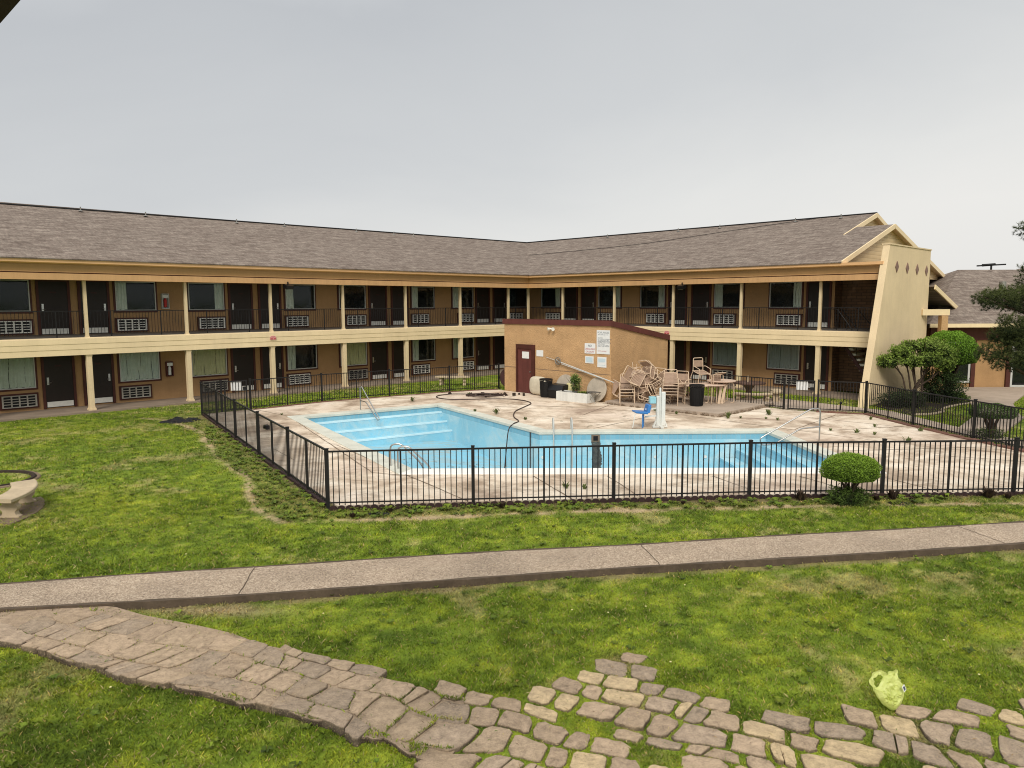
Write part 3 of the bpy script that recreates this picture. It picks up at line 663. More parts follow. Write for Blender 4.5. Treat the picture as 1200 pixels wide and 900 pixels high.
m=MB(); m.box(-.17,.17,.0125,.015,.04,.25); m.build('notice_face',M['paperblue'],t,Mx)
t,Mx=board('notice_sheet','white notice sheet with faint blue lines under the tall board',12.02,1.43,1.85,.46)
m=MB(); m.box(-.18,.18,.0125,.0145,.22,.36); m.box(-.18,.18,.0125,.0145,.19,.20);m.box(-.18,.18,.0125,.0145,.08,.10); m.build('printed_lines',M['paperblue'],t,Mx)
board('wall_notice','plain white notice on the wall right of the maroon door',8.58,1.71,1.98,.40)
board('door_notice','plain white notice taped to the maroon door',7.74,1.58,1.88,.42,Mx=Matrix.Translation(st(7.74,HT1+.034,1.58))@Matrix.Rotation(aR,4,'Z'))

# ------------------------------------------------------------------ office building on the right
def Mw(x,y,z=0,rz=0): return Matrix.Translation((x,y,z))@Matrix.Rotation(rz,4,'Z')
office=thing('office_building','single storey tan office building with grey hipped shingle roof behind the pine','building',(26,34.28,0))
m=MB(); m.box(19.4,48,34.28,46,0,3.1); m.build('wall',M['stucco'],office)
mb=MB(); v=[(18.9,33.45,3.02),(50,33.45,3.02),(50,39.9,5.72),(23.9,39.9,5.72),(18.9,46.8,3.02),(50,46.8,3.02)]
mb.add(v,[(0,1,2,3),(3,2,5,4),(0,3,4)]); me=mb.mesh('roof',uv=lambda co,n:(co.x,(co.y-33)*1.08)); orf=link('roof',me,M['shingle'],office); s_=orf.modifiers.new('t','SOLIDIFY'); s_.thickness=.1;s_.offset=-1
mb=MB(); v=[(29.5,37.8,4.85),(45,37.8,4.85),(45,43.5,6.6),(32.4,43.5,6.6),(27,40.9,5.6)]
mb.add(v,[(0,1,2,3,4)]); me=mb.mesh('upper_roof',uv=lambda co,n:(co.x,(co.y-33)*1.05)); link('upper_roof',me,M['shingle'],office)
m=MB(); m.box(18.9,50,33.38,33.449,2.86,3.03); m.build('fascia_board',M['cream'],office)
m=MB(); m.box(18.9,50,33.46,34.27,2.84,2.87); m.build('soffit',M['soffit'],office)
m=MB(); m.box(19.4,48,34.20,34.279,2.25,2.84); m.build('header_band',M['maroon'],office)
for (x0,x1,z0,z1,nm) in ((20.2,21.35,.25,2.2,'window'),(23.25,25.2,.05,2.2,'entrance_door')):
    m=MB(); m.box(x0,x1,34.262,34.272,z0,z1); w_=m.build(nm,M['dark'],office)  # near-black sheet painted in for the unlit interior
    m=MB(); wd=.09
    m.box(x0,x0+wd,34.22,34.261,z0,z1);m.box(x1-wd,x1,34.22,34.261,z0,z1);m.box(x0+wd,x1-wd,34.22,34.261,z0,z0+wd);m.box(x0+wd,x1-wd,34.22,34.261,z1-wd,z1)
    if nm!='window': m.box(x0+wd,x1-wd,34.225,34.255,1.7,1.74)
    m.build('frame',M['wframe'],w_)
    m=MB(); m.box(x0+wd,x1-wd,34.235,34.24,z0+wd,z1-wd); m.build('pane',M['glass'],w_)
for x in (21.42,22.98,22.98+.0): pass
m=MB(); m.box(21.37,21.56,34.18,34.278,0,2.24); m.build('brown_pilaster',M['trim'],office)
m=MB(); m.box(23.02,23.22,34.18,34.278,0,2.24); m.build('brown_pilaster',M['trim'],office)
m=MB(); m.box(19.98,20.17,34.18,34.278,0,2.24); m.build('brown_pilaster',M['trim'],office)
m=MB(); m.tube([(24.1,36.5,4.2),(24.1,36.5,5.0)],.16,10); m.box(23.8,24.4,35.9,36.4,3.98,4.02); m.build('roof_vent',M['dullsteel'],orf)
# T shaped mast behind
t=thing('antenna_mast','small dark T shaped antenna above the office roof ridge','antenna',(26.7,41.5,5.0))
m=MB(); m.tube([(26.7,41.5,4.9),(26.7,41.5,6.05)],.05,6); m.build('mast',M['wire'],t)
m=MB(); m.tube([(25.9,41.5,6.0),(27.5,41.5,6.08)],.045,6); m.tube([(26.2,41.5,6.03),(26.9,41.5,6.08)],.08,6); m.build('crossbar',M['wire'],t)
# eave corner of the roof over the photographer
t=thing('roof_rake','dark brown roof rake corner of the near building, top left','roof edge',(-1.6,2.4,4.9))
A=Vector((-1.524,2.4,4.934));B=Vector((-1.591,2.4,4.867));dr=(A-B).normalized();nn=Vector((-dr.z,0,dr.x))
m=MB(); P=[B-dr*.5,A+dr*1.6,A+dr*1.6+nn*.22,B-dr*.5+nn*.22]; m.add([tuple(p-Vector((0,.06,0))) for p in P]+[tuple(p) for p in P],[(0,1,2,3),(7,6,5,4),(0,4,5,1),(1,5,6,2),(2,6,7,3),(3,7,4,0)]); m.build('rake_board',M['roofdark'],t)
m=MB(); P=[B-dr*.5+nn*.03,A+dr*1.6+nn*.03,A+dr*1.6+nn*.9,B-dr*.5+nn*.9]; m.add([tuple(p-Vector((0,.9,0))) for p in P]+[tuple(p-Vector((0,.062,0))) for p in P],[(0,1,2,3),(7,6,5,4),(0,4,5,1),(1,5,6,2),(2,6,7,3),(3,7,4,0)]); m.build('soffit',M['roofdark'],t)

# ------------------------------------------------------------------ plan polygons (world metres)
POOL=[(-7.42,25.75),(-2.92,28.72),(.85,22.50),(7.88,22.56),(8.27,17.36),(-2.42,17.42)]
DECK=[(-3.45,14.22),(-11.2,26.62),(-10.02,27.75),(-7.78,29.95),(-5.31,31.75),(-2.84,33.32),(-.50,34.0),tuple(st(HS0-.02,HT1+.05)[:2]),tuple(st(HS1+.05,HT1+.05)[:2]),tuple(st(HS1+.05,7.2)[:2]),(8.2,30.1),(10.35,27.05),(12.72,26.0),(13.0,23.5),(13.42,21.0),(14.5,15.35),(10.6,15.12),(4.88,14.97),(0,14.6)]
def inset(poly,d):
    """offset a polygon outward by d (ccw/cw agnostic)"""
    n=len(poly); ar=sum(poly[i][0]*poly[(i+1)%n][1]-poly[(i+1)%n][0]*poly[i][1] for i in range(n)); sgn=1 if ar>0 else -1
    out=[]
    for i in range(n):
        a=Vector(poly[i-1]);b=Vector(poly[i]);c=Vector(poly[(i+1)%n]); u=(b-a).normalized();v=(c-b).normalized()
        n1=Vector((u.y,-u.x))*sgn;n2=Vector((v.y,-v.x))*sgn; k=(n1+n2); k=k/k.length_squared*2
        out.append(tuple(b+k*d))
    return out
def pip(px,py,poly):
    c=np.zeros(np.shape(px),bool); n=len(poly)
    for i in range(n):
        x1,y1=poly[i];x2,y2=poly[i-1]
        if y1==y2: continue
        c^=((y1>py)!=(y2>py))&(px<(x2-x1)*(py-y1)/(y2-y1)+x1)
    return c
def segdist(px,py,pts,closed=False):
    d=np.full(np.shape(px),1e9); P=list(pts)+([pts[0]] if closed else [])
    for (x1,y1),(x2,y2) in zip(P[:-1],P[1:]):
        dx,dy=x2-x1,y2-y1; t=np.clip(((px-x1)*dx+(py-y1)*dy)/(dx*dx+dy*dy),0,1); d=np.minimum(d,np.hypot(px-x1-t*dx,py-y1-t*dy))
    return d
_tab=rng.random((256,256))
def vnoise(x,y,sc,seed=0):
    x=np.asarray(x)*sc+seed*17.3+500;y=np.asarray(y)*sc+seed*9.1+500
    xi=np.floor(x).astype(int);yi=np.floor(y).astype(int);fx=x-xi;fy=y-yi;fx=fx*fx*(3-2*fx);fy=fy*fy*(3-2*fy)
    g=lambda a,b:_tab[a%256,b%256]
    return (g(xi,yi)*(1-fx)+g(xi+1,yi)*fx)*(1-fy)+(g(xi,yi+1)*(1-fx)+g(xi+1,yi+1)*fx)*fy
def fbm(x,y,sc,o=4,seed=0):
    s=0;a=.5;tt=0
    for k in range(o): s=s+a*vnoise(x,y,sc*2**k,seed+k);tt+=a;a*=.6
    return s/tt
# walkway edges
WN=[(-14,8.0),(-9,8.83),(-6.62,9.15),(-5.07,9.36),(-3.47,9.6),(-1.79,9.92),(-.01,10.26),(1.89,10.59),(3.9,10.9),(6.02,11.22),(8.3,11.61),(14,12.6),(24,14.4)]
WF=[(-14,8.9),(-9,9.72),(-7.23,10.03),(-5.6,10.38),(-3.84,10.68),(-1.99,11.03),(-.01,11.37),(2.08,11.66),(4.3,12.06),(6.64,12.41),(9.14,12.83),(15,13.85),(25,15.7)]
WALK=WN+WF[::-1]
STONEP=[(-9.5,8.75),(-6.6,9.1),(-5.67,9.33),(-4.38,8.85),(-3.39,8.48),(-1.89,7.75),(-.89,7.26),(-.19,7.2),(.44,7.45),(.8,7.95),(1.3,8.0),(1.84,7.63),(2.15,6.8),(2.9,6.82),(3.67,6.86),(4.45,6.9),(5.08,6.96),(7,7.15),(10,7.3),(10,4.0),(.2,4.3),(-.75,5.98),(-1.01,6.24),(-1.89,6.65),(-2.55,6.91),(-3.83,7.46),(-5.17,7.94),(-6.06,8.33),(-9.5,8.65-.2)]
SLABST=[(12.5,8.5),(17.5,8.5),(17.5,4.3),(12.5,4.3)]
SLAB=[tuple(st(a,b)[:2]) for a,b in SLABST]
RIGHTWALK=[(12.9,26.9),(13.9,26.6),(14.15,23.6),(14.6,21.2),(15.7,15.8),(15.75,14.1),(14.9,13.9),(14.75,15.4),(13.75,21.0),(13.35,23.6)]
GATEWALK=[(9.3,29.9),(11.0,30.6),(13.9,26.6),(12.9,26.7),(10.3,27.3)]
OFFWALK=[(18.7,34.2),(26,34.2),(26,32.6),(22.4,31.9),(19.6,28.6),(17.6,25.2),(16.3,25.6),(18.3,29.2),(19.9,32.3),(17.6,31.9)]
CROSSW=[(14.0,22.9),(16.3,25.65),(17.7,25.2),(14.3,21.4)]
TRAIL=[(-13.2,25.9),(-12.16,25.5),(-11.0,24.3),(-9.8,23.0),(-8.9,21.2),(-7.81,19.21),(-6.9,17.8),(-6.15,16.78),(-5.6,15.4),(-5.11,14.25),(-4.27,13.27),(-2,13.45),(2,13.95),(6,14.2),(11,14.4),(15,14.4)]
FENCEF=[(-3.61,14.11),(10.61,15.02),(14.6,15.27)]
FENCEL=[(-3.61,14.11),(-11.33,26.69)]
def lawncol(x,y):
    n1=fbm(x,y,.35,4,1);n2=fbm(x,y,1.6,4,5);n3=fbm(x,y,.9,5,9);n4=fbm(x,y,6,3,12)
    dk=np.array([.070,.112,.011]);md=np.array([.128,.182,.016]);yl=np.array([.220,.255,.024]);st_=np.array([.30,.25,.12]);dt=np.array([.36,.27,.165])
    t=np.clip((n1*.24+n2*.28+n4*.48-.5)*2.5+.48,0,1)[...,None]
    c=np.where(t<.5,dk+(md-dk)*(t*2),md+(yl-md)*(t*2-1))
    near=np.clip((11-y)/2,0,1)
    s=np.clip((n3*.7+n4*.3-.575)*8,0,.7)[...,None]*.8; c=c*(1-s)+st_*s
    painted_shade=np.clip((-2.2-x)*.6,0,1)*np.clip((8.6-y)*1.3-(x+6.0)*-.0,0,1); c=c*(1-.22*painted_shade[...,None])  # painted shade: lawn colour darkened in the near left area
    # rough strip between trail and fence
    dtr=segdist(x,y,TRAIL); df=np.minimum(segdist(x,y,FENCEF),segdist(x,y,FENCEL))
    inn=pip(x,y,TRAIL+[(15,15.2),(10.6,15.02),(-3.61,14.11),(-11.33,26.69)]); rough=np.where(inn,1.0,np.clip((.9-df)/.6,0,1))*np.clip((n2*.5+n4*.5-.33)*5,0,1)
    ol=np.array([.185,.175,.062]); c=c*(1-.65*rough[...,None])+ol*.65*rough[...,None]
    w=.10+.42*(n2-.42); tr=np.clip((w-dtr)/.10,0,1)*np.clip((n3*.6+n4*.4-.33)*6,0,1)*.9; c=c*(1-tr[...,None])+dt*tr[...,None]
    fd=np.clip((.10+.45*(n4-.3)-df)/.12,0,1)*.75; c=c*(1-fd[...,None])+np.array([.13,.09,.055])*fd[...,None]
    # worn soil beside the walk and the ring bench
    ws=np.clip((.16+.1*n3-segdist(x,y,WN))/.08,0,1)*.7*np.clip((n2-.3)*4,0,1); c=c*(1-ws[...,None])+np.array([.20,.15,.085])*ws[...,None]
    b=np.exp(-(((x+3.9)/.75)**2+((y-9.28)/.17)**2))*.9; c=c*(1-b[...,None])+np.array([.33,.25,.15])*b[...,None]
    for (bx,by,r_) in ((-9.6,14.0,.75),(-11.5,25.2,.8),(-10.4,23.6,.5),(-9.9,15.9,.5),(3.75,6.45,.5),(1.2,7.8,.35)):
        b=np.exp(-((x-bx)**2+(y-by)**2)/(r_*.6)**2)*.7; c=c*(1-b[...,None])+np.array([.20,.15,.09])*b[...,None]
    c=c*(.80+.90*n4[...,None]); bare=np.clip(tr+fd+ws,0,1)
    return c,bare
def colorattr(me,cols,domain='POINT'):
    a=me.color_attributes.new('col','FLOAT_COLOR',domain); z=np.ones((len(cols),4),np.float32); z[:,:3]=cols; a.data.foreach_set('color',z.ravel())
def npmesh(name,V,F,cols=None,smooth=False):
    me=bpy.data.meshes.new(name); V=np.asarray(V,np.float32);F=np.asarray(F,np.int32); k=F.shape[1]
    me.vertices.add(len(V)); me.vertices.foreach_set('co',V.ravel()); me.loops.add(F.size); me.loops.foreach_set('vertex_index',F.ravel())
    me.polygons.add(len(F)); me.polygons.foreach_set('loop_start',np.arange(0,F.size,k,dtype=np.int32)); me.polygons.foreach_set('loop_total',np.full(len(F),k,np.int32))
    if smooth: me.polygons.foreach_set('use_smooth',np.ones(len(F),bool))
    me.update(calc_edges=True)
    if cols is not None: colorattr(me,cols)
    return me
# ------------------------------------------------------------------ ground
def struct(o): o['kind']='structure'; return o
def lawn_grid(x0,x1,y0,y1,h):
    xs=np.arange(x0,x1+h*.5,h);ys=np.arange(y0,y1+h*.5,h);X,Y=np.meshgrid(xs,ys); nx,ny=len(xs),len(ys)
    Z=.035*(fbm(X,Y,.8,3,3)-.5)+.02*(fbm(X,Y,4,3,8)-.5)
    xf,yf=X.ravel(),Y.ravel(); Z=Z.ravel()
    cols=np.zeros((len(xf),3))
    for a in range(0,len(xf),40000): cols[a:a+40000]=lawncol(xf[a:a+40000],yf[a:a+40000])[0]
    i,j=np.meshgrid(np.arange(nx-1),np.arange(ny-1)); a=(j*nx+i).ravel(); F=np.stack([a,a+1,a+nx+1,a+nx],1)
    cx=xf[F].mean(1);cy=yf[F].mean(1); keep=~pip(cx,cy,inset(DECK,-.25))
    F=F[keep]; return xf,yf,Z,F,cols
xf,yf,Z,F,cols=lawn_grid(-26,34,2,44,.12)
us,inv=np.unique(F,return_inverse=True); F=inv.reshape(F.shape)
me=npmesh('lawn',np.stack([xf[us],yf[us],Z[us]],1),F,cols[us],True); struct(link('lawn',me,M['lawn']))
mb=MB()
E=3000
for (x0,x1,y0,y1) in ((-E,-26,-E,E),(34,E,-E,E),(-26,34,-E,2),(-26,34,44,E)): mb.add([(x0,y0,-.01),(x1,y0,-.01),(x1,y1,-.01),(x0,y1,-.01)],[(0,1,2,3)])
far=weathered('far_grass',(.10,.14,.03),.25,.05,3,.95,bumps=0); struct(mb.build('ground',far))
def ribbonpoly(name,poly,z0,z1,mat,jag=0):
    pts=[Vector((x,y)) for x,y in poly]; n=len(pts)
    r=delaunay_2d_cdt(pts,[(i,(i+1)%n) for i in range(n)],[],0,1e-5); vs,fs=r[0],r[2]
    mb=MB(); mb.v=[(p.x,p.y,z1) for p in vs]
    for f_ in fs:
        c=sum((vs[i] for i in f_),Vector((0,0)))/len(f_)
        if pip(np.array([c.x]),np.array([c.y]),poly)[0]: mb.f.append(tuple(f_))
    mb.add([(x,y,z0) for x,y in poly]+[(x,y,z1) for x,y in poly],[(i,(i+1)%n,n+(i+1)%n,n+i) for i in range(n)])
    return mb.build(name,mat)
# pool deck with the pool cut out
hole=inset(POOL,.20)
pts=[Vector(p) for p in DECK]+[Vector(p) for p in hole]; n=len(DECK); k=len(hole)
r=delaunay_2d_cdt(pts,[(i,(i+1)%n) for i in range(n)]+[(n+i,n+(i+1)%k) for i in range(k)],[],0,1e-5)
mb=MB(); mb.v=[(p.x,p.y,.035) for p in r[0]]
for f_ in r[2]:
    c=sum((r[0][i] for i in f_),Vector((0,0)))/len(f_); cx,cy=np.array([c.x]),np.array([c.y])
    if pip(cx,cy,DECK)[0] and not pip(cx,cy,hole)[0]: mb.f.append(tuple(f_))
mb.add([(x,y,-.1) for x,y in DECK]+[(x,y,.035) for x,y in DECK],[(i,(i+1)%n,n+(i+1)%n,n+i) for i in range(n)])
struct(mb.build('pool_deck',M['deck']))
# joints / cracks in the deck
mb=MB(); JO=[((-7.95,26.0),(-3.3,17.1)),((-5.0,20.6),(-.9,14.55)),((-3.3,17.1),(-2.35,16.8)),((.5,16.7),(1.2,14.7)),((4.6,16.65),(5.2,15.1)),((8.3,16.9),(9.0,15.2)),((5.6,26.5),(10.7,20.7)),((8.9,22.9),(11.5,25.9)),((-.6,29.3),(5.6,26.5)),((-.6,29.3),(-5.2,31.3)),((2.6,23.2),(5.6,26.5)),((-7.95,26.0),(-9.6,27.6)),((8.9,19.5),(13.3,20.0)),((-2.8,29.4),(-.6,29.3)),((9.3,26.2),(12.9,22.9)),((9.9,22.7),(12.6,23.4)),((-6.7,20.2),(-5.6,18.6)),((2.2,16.7),(2.6,14.9)),((6.6,16.6),(7.2,15.1)),((11.0,18.9),(13.9,17.6)),((2.5,26.0),(3.8,28.6))]
for a,b in JO:
    p=[Vector((*a,.0)),Vector((*b,.0))]; q=[]; L_=(p[1]-p[0]).length; nn_=max(3,int(L_/.35)); d_=(p[1]-p[0]).normalized(); s_=Vector((-d_.y,d_.x,0))
    for i in range(nn_+1): q.append(p[0].lerp(p[1],i/nn_)+s_*random.uniform(-.012,.012))
    for i in range(nn_):
        w=.009+random.random()*.012; a_,b_=q[i],q[i+1]; mb.add([tuple(a_-s_*w+Vector((0,0,.0395))),tuple(b_-s_*w+Vector((0,0,.0395))),tuple(b_+s_*w+Vector((0,0,.0395))),tuple(a_+s_*w+Vector((0,0,.0395)))],[(0,1,2,3)])
struct(mb.build('deck_joint',M['concdark']))
# walkways
def bandmesh(name,A,B,z,mat,sub=6):
    a=spline([(x,y,0) for x,y in A],sub);b=spline([(x,y,0) for x,y in B],sub); mb=MB(); n=len(a)
    for i in range(n): mb.v+= [(a[i].x,a[i].y,z),(b[i].x,b[i].y,z)]
    for i in range(n-1): mb.f.append((2*i,2*i+1,2*i+3,2*i+2)[::-1])
    return mb,a,b
mb,a_,b_=bandmesh('walkway',WN,WF,.10,None); struct(mb.build('walkway',M['agg']))
mb=MB()
for e,sg,wd,dz in ((a_,1,.05,.004),(b_,-1,.035,.004)):
    n=len(e)
    for i in range(n-1):
        p,q=e[i],e[i+1]; d_=(q-p).normalized(); s_=Vector((-d_.y,d_.x,0))*sg
        j=(.010*math.sin(i*1.7)+.008*math.sin(i*4.1)); j2=(.010*math.sin((i+1)*1.7)+.008*math.sin((i+1)*4.1))
        P=[p-s_*(.012+j),q-s_*(.012+j2),q+s_*(wd+j2),p+s_*(wd+j)]
        mb.add([(v.x,v.y,-.05) for v in P]+[(v.x,v.y,.10+dz) for v in P],[(0,1,5,4),(4,5,6,7),(2,3,7,6)])
struct(mb.build('walkway_edge',M['aggedge']))
mb=MB()
for (x1,y1,x2,y2) in ((-3.72,9.62,-3.84,10.66),(2.21,10.66,2.08,11.64),(8.0,11.6,7.8,12.58),(-8.6,8.95,-8.8,9.72)):
    q=[Vector((x1+(x2-x1)*i/8+random.uniform(-.015,.015),y1+(y2-y1)*i/8,.1045)) for i in range(9)]
    for u,v in zip(q[:-1],q[1:]): mb.add([tuple(u-Vector((.007,0,0))),tuple(v-Vector((.007,0,0))),tuple(v+Vector((.007,0,0))),tuple(u+Vector((.007,0,0)))],[(0,1,2,3)])
struct(mb.build('walkway_joint',M['aggedge']))
for nm,pl in (('right_path',RIGHTWALK),('gate_path',GATEWALK),('office_path',OFFWALK),('cross_path',CROSSW)): pass
zz=.045
for nm,pl in (('fence_path',RIGHTWALK),('gate_path',GATEWALK),('office_path',OFFWALK),('cross_path',CROSSW)):
    struct(ribbonpoly(nm,pl,-.05,zz,M['walk'])); zz+=.004
# covered walks below the balconies
mb=MB()
P=[st(-DW+.0,T1,0),st(-DW,-DW,0),st(19.9,-DW,0),st(19.9,.35,0),st(.35,.35,0),st(.35,T1,0)]
for p in P: mb.v.append((p.x,p.y,.075))
mb.f=[(0,1,4,5),(1,2,3,4)]
n=6; mb.add([(p.x,p.y,-.1) for p in P]+[(p.x,p.y,.075) for p in P],[(i,(i+1)%n,n+(i+1)%n,n+i) for i in range(2,5)]); struct(mb.build('covered_walk',M['walkdk']))
slab=struct(ribbonpoly('table_slab',SLAB,-.02,.15,M['walk']))
mb=MB()
for i in (0,1,2):
    a=Vector((*SLAB[i],0));b=Vector((*SLAB[(i+1)%4],0)); d_=(b-a).normalized(); L_=(b-a).length; nn_=int(L_/.07); s_=Vector((d_.y,-d_.x,0))
    if s_.dot(Vector((0,-1,0)))<0 and i!=1: s_=-s_
    for k_ in range(nn_):
        if random.random()<.55:
            p=a+d_*(k_*.07)+s_*random.uniform(.0,.05); r_=random.uniform(.03,.07); m_=Matrix.Translation((p.x,p.y,.04+random.uniform(-.01,.03)))@Euler((random.random(),random.random(),random.random()*6)).to_matrix().to_4x4(); mb.box(-r_,r_,-r_*.7,r_*.7,-r_*.5,r_*.5,m_)
tag(mb.build('slab_edge_rubble',M['concdark']),None,None,None,'stuff')

# ------------------------------------------------------------------ pool
def depth(x,y):   # floor level
    u=np.clip((x+5)/11,0,1); return -(1.02+.30*u+.45*np.exp(-((x-2.2)/3.2)**2))
pool=thing('swimming_pool','drained blue painted swimming pool with stained floor','swimming pool',(0,20,0))
hs=.25; xs=np.arange(-8,9,hs);ys=np.arange(17,29.2,hs);X,Y=np.meshgrid(xs,ys);nx=len(xs)
F=[];
i,j=np.meshgrid(np.arange(nx-1),np.arange(len(ys)-1));a=(j*nx+i).ravel();F=np.stack([a,a+1,a+nx+1,a+nx],1);xf,yf=X.ravel(),Y.ravel()
keep=pip(xf[F].mean(1),yf[F].mean(1),inset(POOL,.22)); F=F[keep]; zf=depth(xf,yf)
us,inv=np.unique(F,return_inverse=True); me=npmesh('floor',np.stack([xf[us],yf[us],zf[us]],1),inv.reshape(F.shape),None,True); link('floor',me,M['poolfloor'],pool)
mb=MB();mt=MB();uvt=[]
n=len(POOL);dist=0
for i in range(n):
    a=Vector(POOL[i]);b=Vector(POOL[(i+1)%n]);L_=(b-a).length;m_=max(2,int(L_/.4)); base=len(mb.v)
    for k_ in range(m_+1):
        p=a.lerp(b,k_/m_); mb.v+=[(p.x,p.y,-2.0),(p.x,p.y,-.20)]
    mb.f+=[(base+2*k_,base+2*k_+2,base+2*k_+3,base+2*k_+1) for k_ in range(m_)]
    base=len(mt.v); mt.v+=[(a.x,a.y,-.20),(b.x,b.y,-.20),(b.x,b.y,.0),(a.x,a.y,.0)]; mt.f.append((base,base+1,base+2,base+3)); uvt+=[(dist,0),(dist+L_,0),(dist+L_,.2),(dist,.2)]; dist+=L_
mb.build('wall',M['pool'],pool); me=mt.mesh('tile_band'); L=me.uv_layers.new(name='UVMap')
for i,l in enumerate(me.loops): L.data[i].uv=uvt[l.vertex_index]
link('tile_band',me,M['tile'],pool)
# coping: one ring, with whiter near side
outer=inset(POOL,.42);innr=inset(POOL,-.03); 
def copingseg(i,mat,wout=None):
    j=(i+1)%n; P=[innr[i],innr[j],outer[j],outer[i]]; m=MB(); m.add([(x,y,-.03) for x,y in P]+[(x,y,.062) for x,y in P],[(0,3,2,1),(4,5,6,7),(0,1,5,4),(1,2,6,5),(2,3,7,6),(3,0,4,7)]); o=m.build('coping',mat,pool); b=o.modifiers.new('b','BEVEL');b.width=.012;b.segments=2
outer[4]=(outer[4][0],outer[4][1]-.1);outer[5]=(outer[5][0],outer[5][1]-.1)
for i in range(n): copingseg(i,M['copingw'] if i==4 else M['coping'])
# steps at the shallow left end
A=Vector(POOL[0]);B=Vector(POOL[1]);d_=(B-A).normalized();nn_=Vector((d_.y,-d_.x))
prev=0
for dist_,z in ((.34,-.16),(.80,-.46),(1.22,-.76)):
    P=[A+nn_*prev+d_*(prev*.03),B+nn_*prev,B+nn_*dist_,A+nn_*dist_]; P[0]-=d_*.0
    sd=MB(); sd.prism([tuple(p) for p in P][::-1],-1.6,z-.02); s_=sd.build('step',M['poolstep'],pool)
    q0=A+nn_*(dist_-.07);q1=B+nn_*(dist_-.07); P=[q0,q1,B+nn_*(dist_+.012),A+nn_*(dist_+.012)]; sd=MB(); sd.prism([tuple(p) for p in P][::-1],z-.06,z); sd.build('step_nosing',M['nosing'],s_)
    prev=dist_
# steps at the right end
A=Vector(POOL[3]);B=Vector(POOL[4]);d_=(B-A).normalized();nn_=Vector((d_.y,-d_.x)); prev=0
for dist_,z in ((.45,-.24),(.95,-.50),(1.45,-.76)):
    P=[A+nn_*prev,B+nn_*prev,B+nn_*dist_,A+nn_*dist_]; sd=MB(); sd.prism([tuple(p) for p in P][::-1],-1.9,z-.02); s_=sd.build('step',M['poolstep'],pool)
    P=[A+nn_*(dist_-.07),B+nn_*(dist_-.07),B+nn_*(dist_+.012),A+nn_*(dist_+.012)]; sd=MB(); sd.prism([tuple(p) for p in P][::-1],z-.06,z); sd.build('step_nosing',M['poolstep'],s_)
    prev=dist_
# skimmer opening with the black stain running down
stainm,nt,b_,out=newmat('black_algae_stain'); tc=N(nt,'ShaderNodeTexCoord'); n_=noise(nt,9,6,.75,tc.outputs['Object']); c=ramp(nt,n_.outputs[0],[(.35,(.03,.03,.03)),(.6,(.09,.085,.07)),(.75,(.2,.3,.34))]); nt.links.new(c.outputs[0],b_.inputs['Base Color'])
M['stain']=stainm
A=Vector(POOL[2]);B=Vector(POOL[3]);u=(B-A).normalized(); x0=2.62
def wl(x,y=.0): p=A+u*((x-A.x)/u.x); return p
m=MB(); px=wl(2.58); mm_=Matrix.Translation((px.x,px.y-.004,0)); ys_=[-.28,-.5,-.8,-1.1,-1.45]; ws=[(-.12,.15),(-.11,.19),(-.06,.24),(-.03,.26),(-.06,.26)]
vs=[]; nz=34
for k_ in range(nz+1):
    z=-.26-1.25*k_/nz; q_=k_/nz; a=-.11+.05*q_+.05*(float(fbm(np.array(z*9.),np.array(1.),1.,3,5))-.5)*2+random.uniform(-.018,.018); b=.14+.10*q_+.06*(float(fbm(np.array(z*8.),np.array(7.),1.,3,5))-.5)*2+random.uniform(-.02,.02); vs+=[(a,0,z),(b,0,z)]
m.add(vs,[(2*i,2*i+2,2*i+3,2*i+1) for i in range(nz)],mm_); m.build('wall_stain',M['stain'],pool)
m=MB(); m.box(-.13,.13,-.02,.0,-.26,-.04,mm_); sk=m.build('skimmer_opening',M['concdark'],pool)
m=MB(); m.box(-.07,.07,-.03,-.021,-.22,-.08,mm_); m.build('skimmer_flap',M['dark'],sk)
for x in (4.45,6.0,.95):
    m=MB(); px=wl(x); m.tube([(px.x,px.y-.0,-.75),(px.x,px.y-.02,-.75)],.05,10); m.build('wall_inlet',M['white'],pool)
m=MB(); p=Vector(POOL[1]).lerp(Vector(POOL[2]),.93); m.tube([(p.x-.02,p.y-.02,-.02),(p.x-.02,p.y-.02,-1.5)],.02,6); m.build('wall_pipe',M['hose'],pool)
# debris lying on the floor
deb=MB(); 
for i in range(1500):
    x=rng.uniform(-6,6.3) if i%3 else rng.normal(-2.0,1.3); y=(19.6+rng.normal(0,.5)) if i%3==0 else rng.uniform(17.6,24); 
    if not pip(np.array([x]),np.array([y]),inset(POOL,-.3))[0]: continue
    r_=rng.uniform(.012,.045); z=float(depth(x,y))+.012; a=rng.random()*6; deb.add([(x+r_*2*math.cos(a),y+r_*math.sin(a),z),(x+r_*math.cos(a+1.8),y+r_*math.sin(a+1.8),z+.006),(x+r_*1.4*math.cos(a+3.6),y+r_*math.sin(a+3.6),z)],[(0,1,2)])
o=deb.build('leaf_litter',M['aggedge']); tag(o,None,None,None,'stuff')

